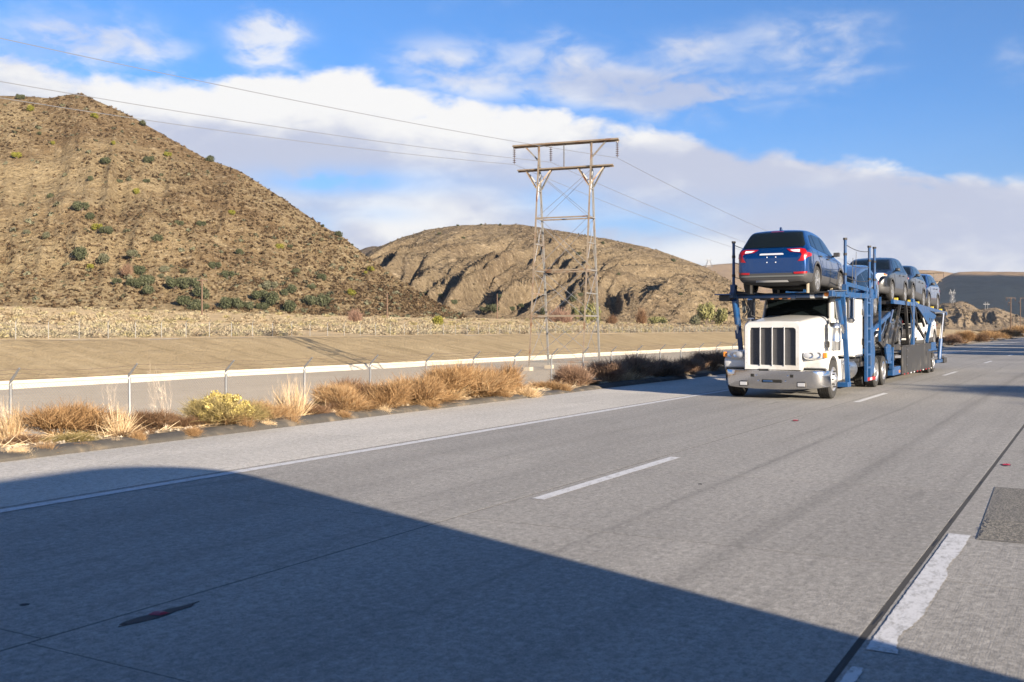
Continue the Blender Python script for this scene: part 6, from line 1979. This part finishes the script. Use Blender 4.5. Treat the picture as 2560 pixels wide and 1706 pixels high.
hill_shrubs(left_hill, [(600, 850, 36), (555, 1095, 30), (1420, 760, 28), (1720, 965, 30), (100, 410, 34), (180, 120, 32), (580, 165, 30), (2275, 1105, 28), (2150, 1245, 38), (830, 630, 28), (1030, 405, 26), (320, 335, 18), (2240, 1130, 18), (700, 330, 20)], fA,
            'low yellow green shrub on the', 'yellow green shrubs on the left hill', M['lime'], ['upper left hill', 'lower left hill'])
hill_shrubs(left_hill, [(130, 52, 30, 'dark shrub alone on the skyline at the far left of the ridge'), (2080, 850, 28, 'dark shrub on the right descending skyline of the left hill'), (1978, 800, 16, 'tiny dark shrub on the skyline above the descending slope'), (2160, 918, 12, 'smallest dark shrub low on the skyline of the left hill')], fA, None, 'shrubs on the left hill skyline', M['oak'])
fB = lambda x, y, r: (880 + .425 * x, 540 + .425 * y, .425 * r)
hill_shrubs(mid_hill, [(820, 540, 42), (1120, 555, 34), (430, 462, 16), (520, 465, 20), (600, 510, 26), (870, 480, 22), (780, 545, 30), (1290, 480, 34), (1340, 460, 22), (1000, 520, 24), (1535, 575, 16), (1935, 460, 14), (655, 128, 12), (515, 102, 12), (875, 50, 12), (620, 55, 10), (760, 50, 10), (1480, 155, 14), (1640, 195, 14), (1890, 260, 16), (1330, 215, 20), (1250, 560, 20), (940, 545, 26), (1570, 340, 14)], fB,
            'dark green shrub on the', 'shrubs on the middle hill', M['oak'], ['ridge of the middle hill', 'middle of the gullied hill', 'foot of the middle hill'])


# plants standing on the plain
def plain(u, vb, wpx, hpx, z, m, label, k, name='shrub', cat='shrub', sc=1.35, group=None):
    X_, Y_ = to_world(u, z); p = (float(X_), float(Y_), CAM_H + (822 - vb) / 2560 * z)
    w_ = wpx / 2560 * z / 2; h_ = hpx / 2560 * z / 1.05
    return shrub(p, w_, h_, m, label, group, k, cat, name)


def z_plain(u, vb):
    """distance at which the field is seen at picture row vb"""
    zs = np.linspace(86, 480, 800); X_, Y_ = to_world(u, zs); v = 822 + 2560 * (CAM_H - EX(X_)) / zs
    return float(zs[np.argmin(np.abs(v - vb))])


plain(1100, 815, 48, 28, z_plain(1100, 815), M['lime'], 'rounded bright green shrub alone on the pale plain', 1)
plain(1306, 797, 24, 16, z_plain(1306, 797), M['lime'], 'small bright green shrub on the plain left of the pylon', 2)
plain(1640, 815, 62, 26, 380, M['olive'], 'low green shrub on the plain between the dead tree and the olive trees', 3)
plain(1765, 812, 60, 60, 360, M['olive'], 'large pale olive tree on the plain, nearest the truck', 0, 'olive_tree', 'tree')
plain(1800, 814, 48, 52, 350, M['olive'], 'pale olive tree half hidden behind the truck rack', 2, 'olive_tree', 'tree')
plain(1742, 814, 40, 30, 372, M['sage'], 'low grey green shrub left of the olive trees', 1)
plain(1480, 816, 62, 66, 330, M['olive'], 'thin olive tree with several dark stems behind the pylon', 3, 'olive_tree', 'tree')
plain(1440, 802, 30, 40, 345, M['olive'], 'slim olive bush just left of the right pylon leg', 2)
TWIGGY = bush_mesh(500, 1500, 1.0, .9, .012, (.25, .6))


def dead(u, vb, wpx, hpx, z, m, label, cat='dead bush', name='dead_bush'):
    X_, Y_ = to_world(u, z); o = link(name, TWIGGY, None)
    if not TWIGGY.materials: TWIGGY.materials.append(m)
    o.material_slots[0].link = 'OBJECT'; o.material_slots[0].material = m
    w_ = wpx / 2560 * z / 2; h_ = hpx / 2560 * z / 1.4
    o.location = (float(X_), float(Y_), CAM_H + (822 - vb) / 2560 * z - .1); o.scale = (w_, w_, h_); o.rotation_euler[2] = u
    return tag(o, label, cat, 'bare bushes on the plain')


dead(889, 805, 44, 40, z_plain(889, 805), M['pink_twig'], 'pinkish bare bush on the plain right of the thicket')
dead(1405, 815, 72, 56, 330, M['pink_twig'], 'wide pinkish bare thicket behind the pylon')
dead(1528, 815, 34, 34, 350, M['twig_brown'], 'bare brown bush right of the pylon')
dead(1602, 814, 34, 52, 360, M['twig_brown'], 'dead tree snag on the plain right of the pylon', 'dead tree', 'dead_tree')
dead(146, 765, 44, 34, 285, M['twig_grey'], 'dark bare bush at the bottom left of the left hill')
dead(315, 692, 34, 40, 300, M['twig_grey'], 'dark bare snag left of the thicket on the left hill')


# ------------------------------------------------------------------ trees beside the road on the right, outside the frame; they throw the bands of shade over the far lanes
def road_tree(x, y, h, r, k, label):
    t = thing('roadside_tree', label, 'tree', (x, y, -.3), 'roadside trees at the right')
    MB().tube([(x, y, -.6), (x + .2, y + .1, h * .35), (x - .1, y, h * .7)], [.32, .24, .10], 8).tube([(x + .2, y + .1, h * .32), (x + 1.2, y + .6, h * .6)], [.16, .06], 6).tube([(x + .1, y, h * .4), (x - 1.1, y - .5, h * .68)], [.14, .05], 6).build('trunk', M['bark'], t)
    rr = random.Random(900 + k)
    lob = [(rr.uniform(-.6, .6), rr.uniform(-.6, .6), rr.uniform(-.5, .6), rr.uniform(.3, .5)) for _ in range(9)]
    lob = [(a, b, c + 1.0, d) for a, b, c, d in lob]
    c = link('crown', leaf_mesh(910 + k, lob, 2600, .13, .3), M['olive'], t)
    c.location = (0, 0, h * .62 - r * 1.15); c.scale = (r, r, r * 1.1)


TREES = [(58, 4, 22.5, 5.0), (55, 11.5, 21.5, 5.0), (60, 18.5, 23, 5.2), (57, 25, 20.5, 4.6)] + [(20.5 + 5.5 * (k % 2) + rnd.uniform(-1, 1), 63 + 8.2 * k, rnd.uniform(11, 14), rnd.uniform(3.8, 4.8)) for k in range(14)]
for k, (x, y, h, r) in enumerate(TREES):
    road_tree(x, y, h, r, k, 'roadside tree outside the right edge of the picture, ' + ORD[k] + ' along the road')


# a cloud high up behind the viewer: its shade lies on the far hills at the right
def cloud(c, rx, ry, rz, label):
    rg = np.random.default_rng(8); bm = bmesh.new()
    bmesh.ops.create_icosphere(bm, subdivisions=5, radius=1)
    for v in bm.verts:
        p = np.array(v.co)
        k = 1 + .5 * float(fbm(np.array([p[0] * 2.2 + 5]), np.array([p[1] * 2.2 + p[2]]), 4, 95)[0])
        v.co = Vector((p[0] * rx * k, p[1] * ry * k, p[2] * rz * k))
    me = bpy.data.meshes.new('cloud'); bm.to_mesh(me); bm.free()
    me.polygons.foreach_set('use_smooth', [True] * len(me.polygons))
    o = link('cloud', me, M['cloud']); o.location = c
    tag(o, label, 'cloud'); return o


M['cloud'] = mat('cloud_white', (.85, .85, .86), 1.0)
dH = 1250.0; sh_ = dH / math.tan(R(SUN_EL))
cloud((-120 - LIGHT.x * sh_ - 100, 2760 - LIGHT.y * sh_, dH), 1350, 720, 90, 'low broad cloud above and behind the viewer, shading the far dark hills')

# air between here and the far hills
hb = MB().box(-2200, 900, -150, 5200, -9, 420).build('haze', None)
hb['kind'] = 'stuff'
hm = bpy.data.materials.new('haze'); hm.use_nodes = True
hw = NT(hm.node_tree); hw.n.remove(hw.n['Principled BSDF'])
pv = hw.node('ShaderNodeVolumePrincipled')
pv.inputs['Color'].default_value = (.80, .88, 1.0, 1); pv.inputs['Density'].default_value = .00005; pv.inputs['Anisotropy'].default_value = .2
hw.l.new(pv.outputs[0], hw.n['Material Output'].inputs['Volume'])
hb.data.materials.append(hm)
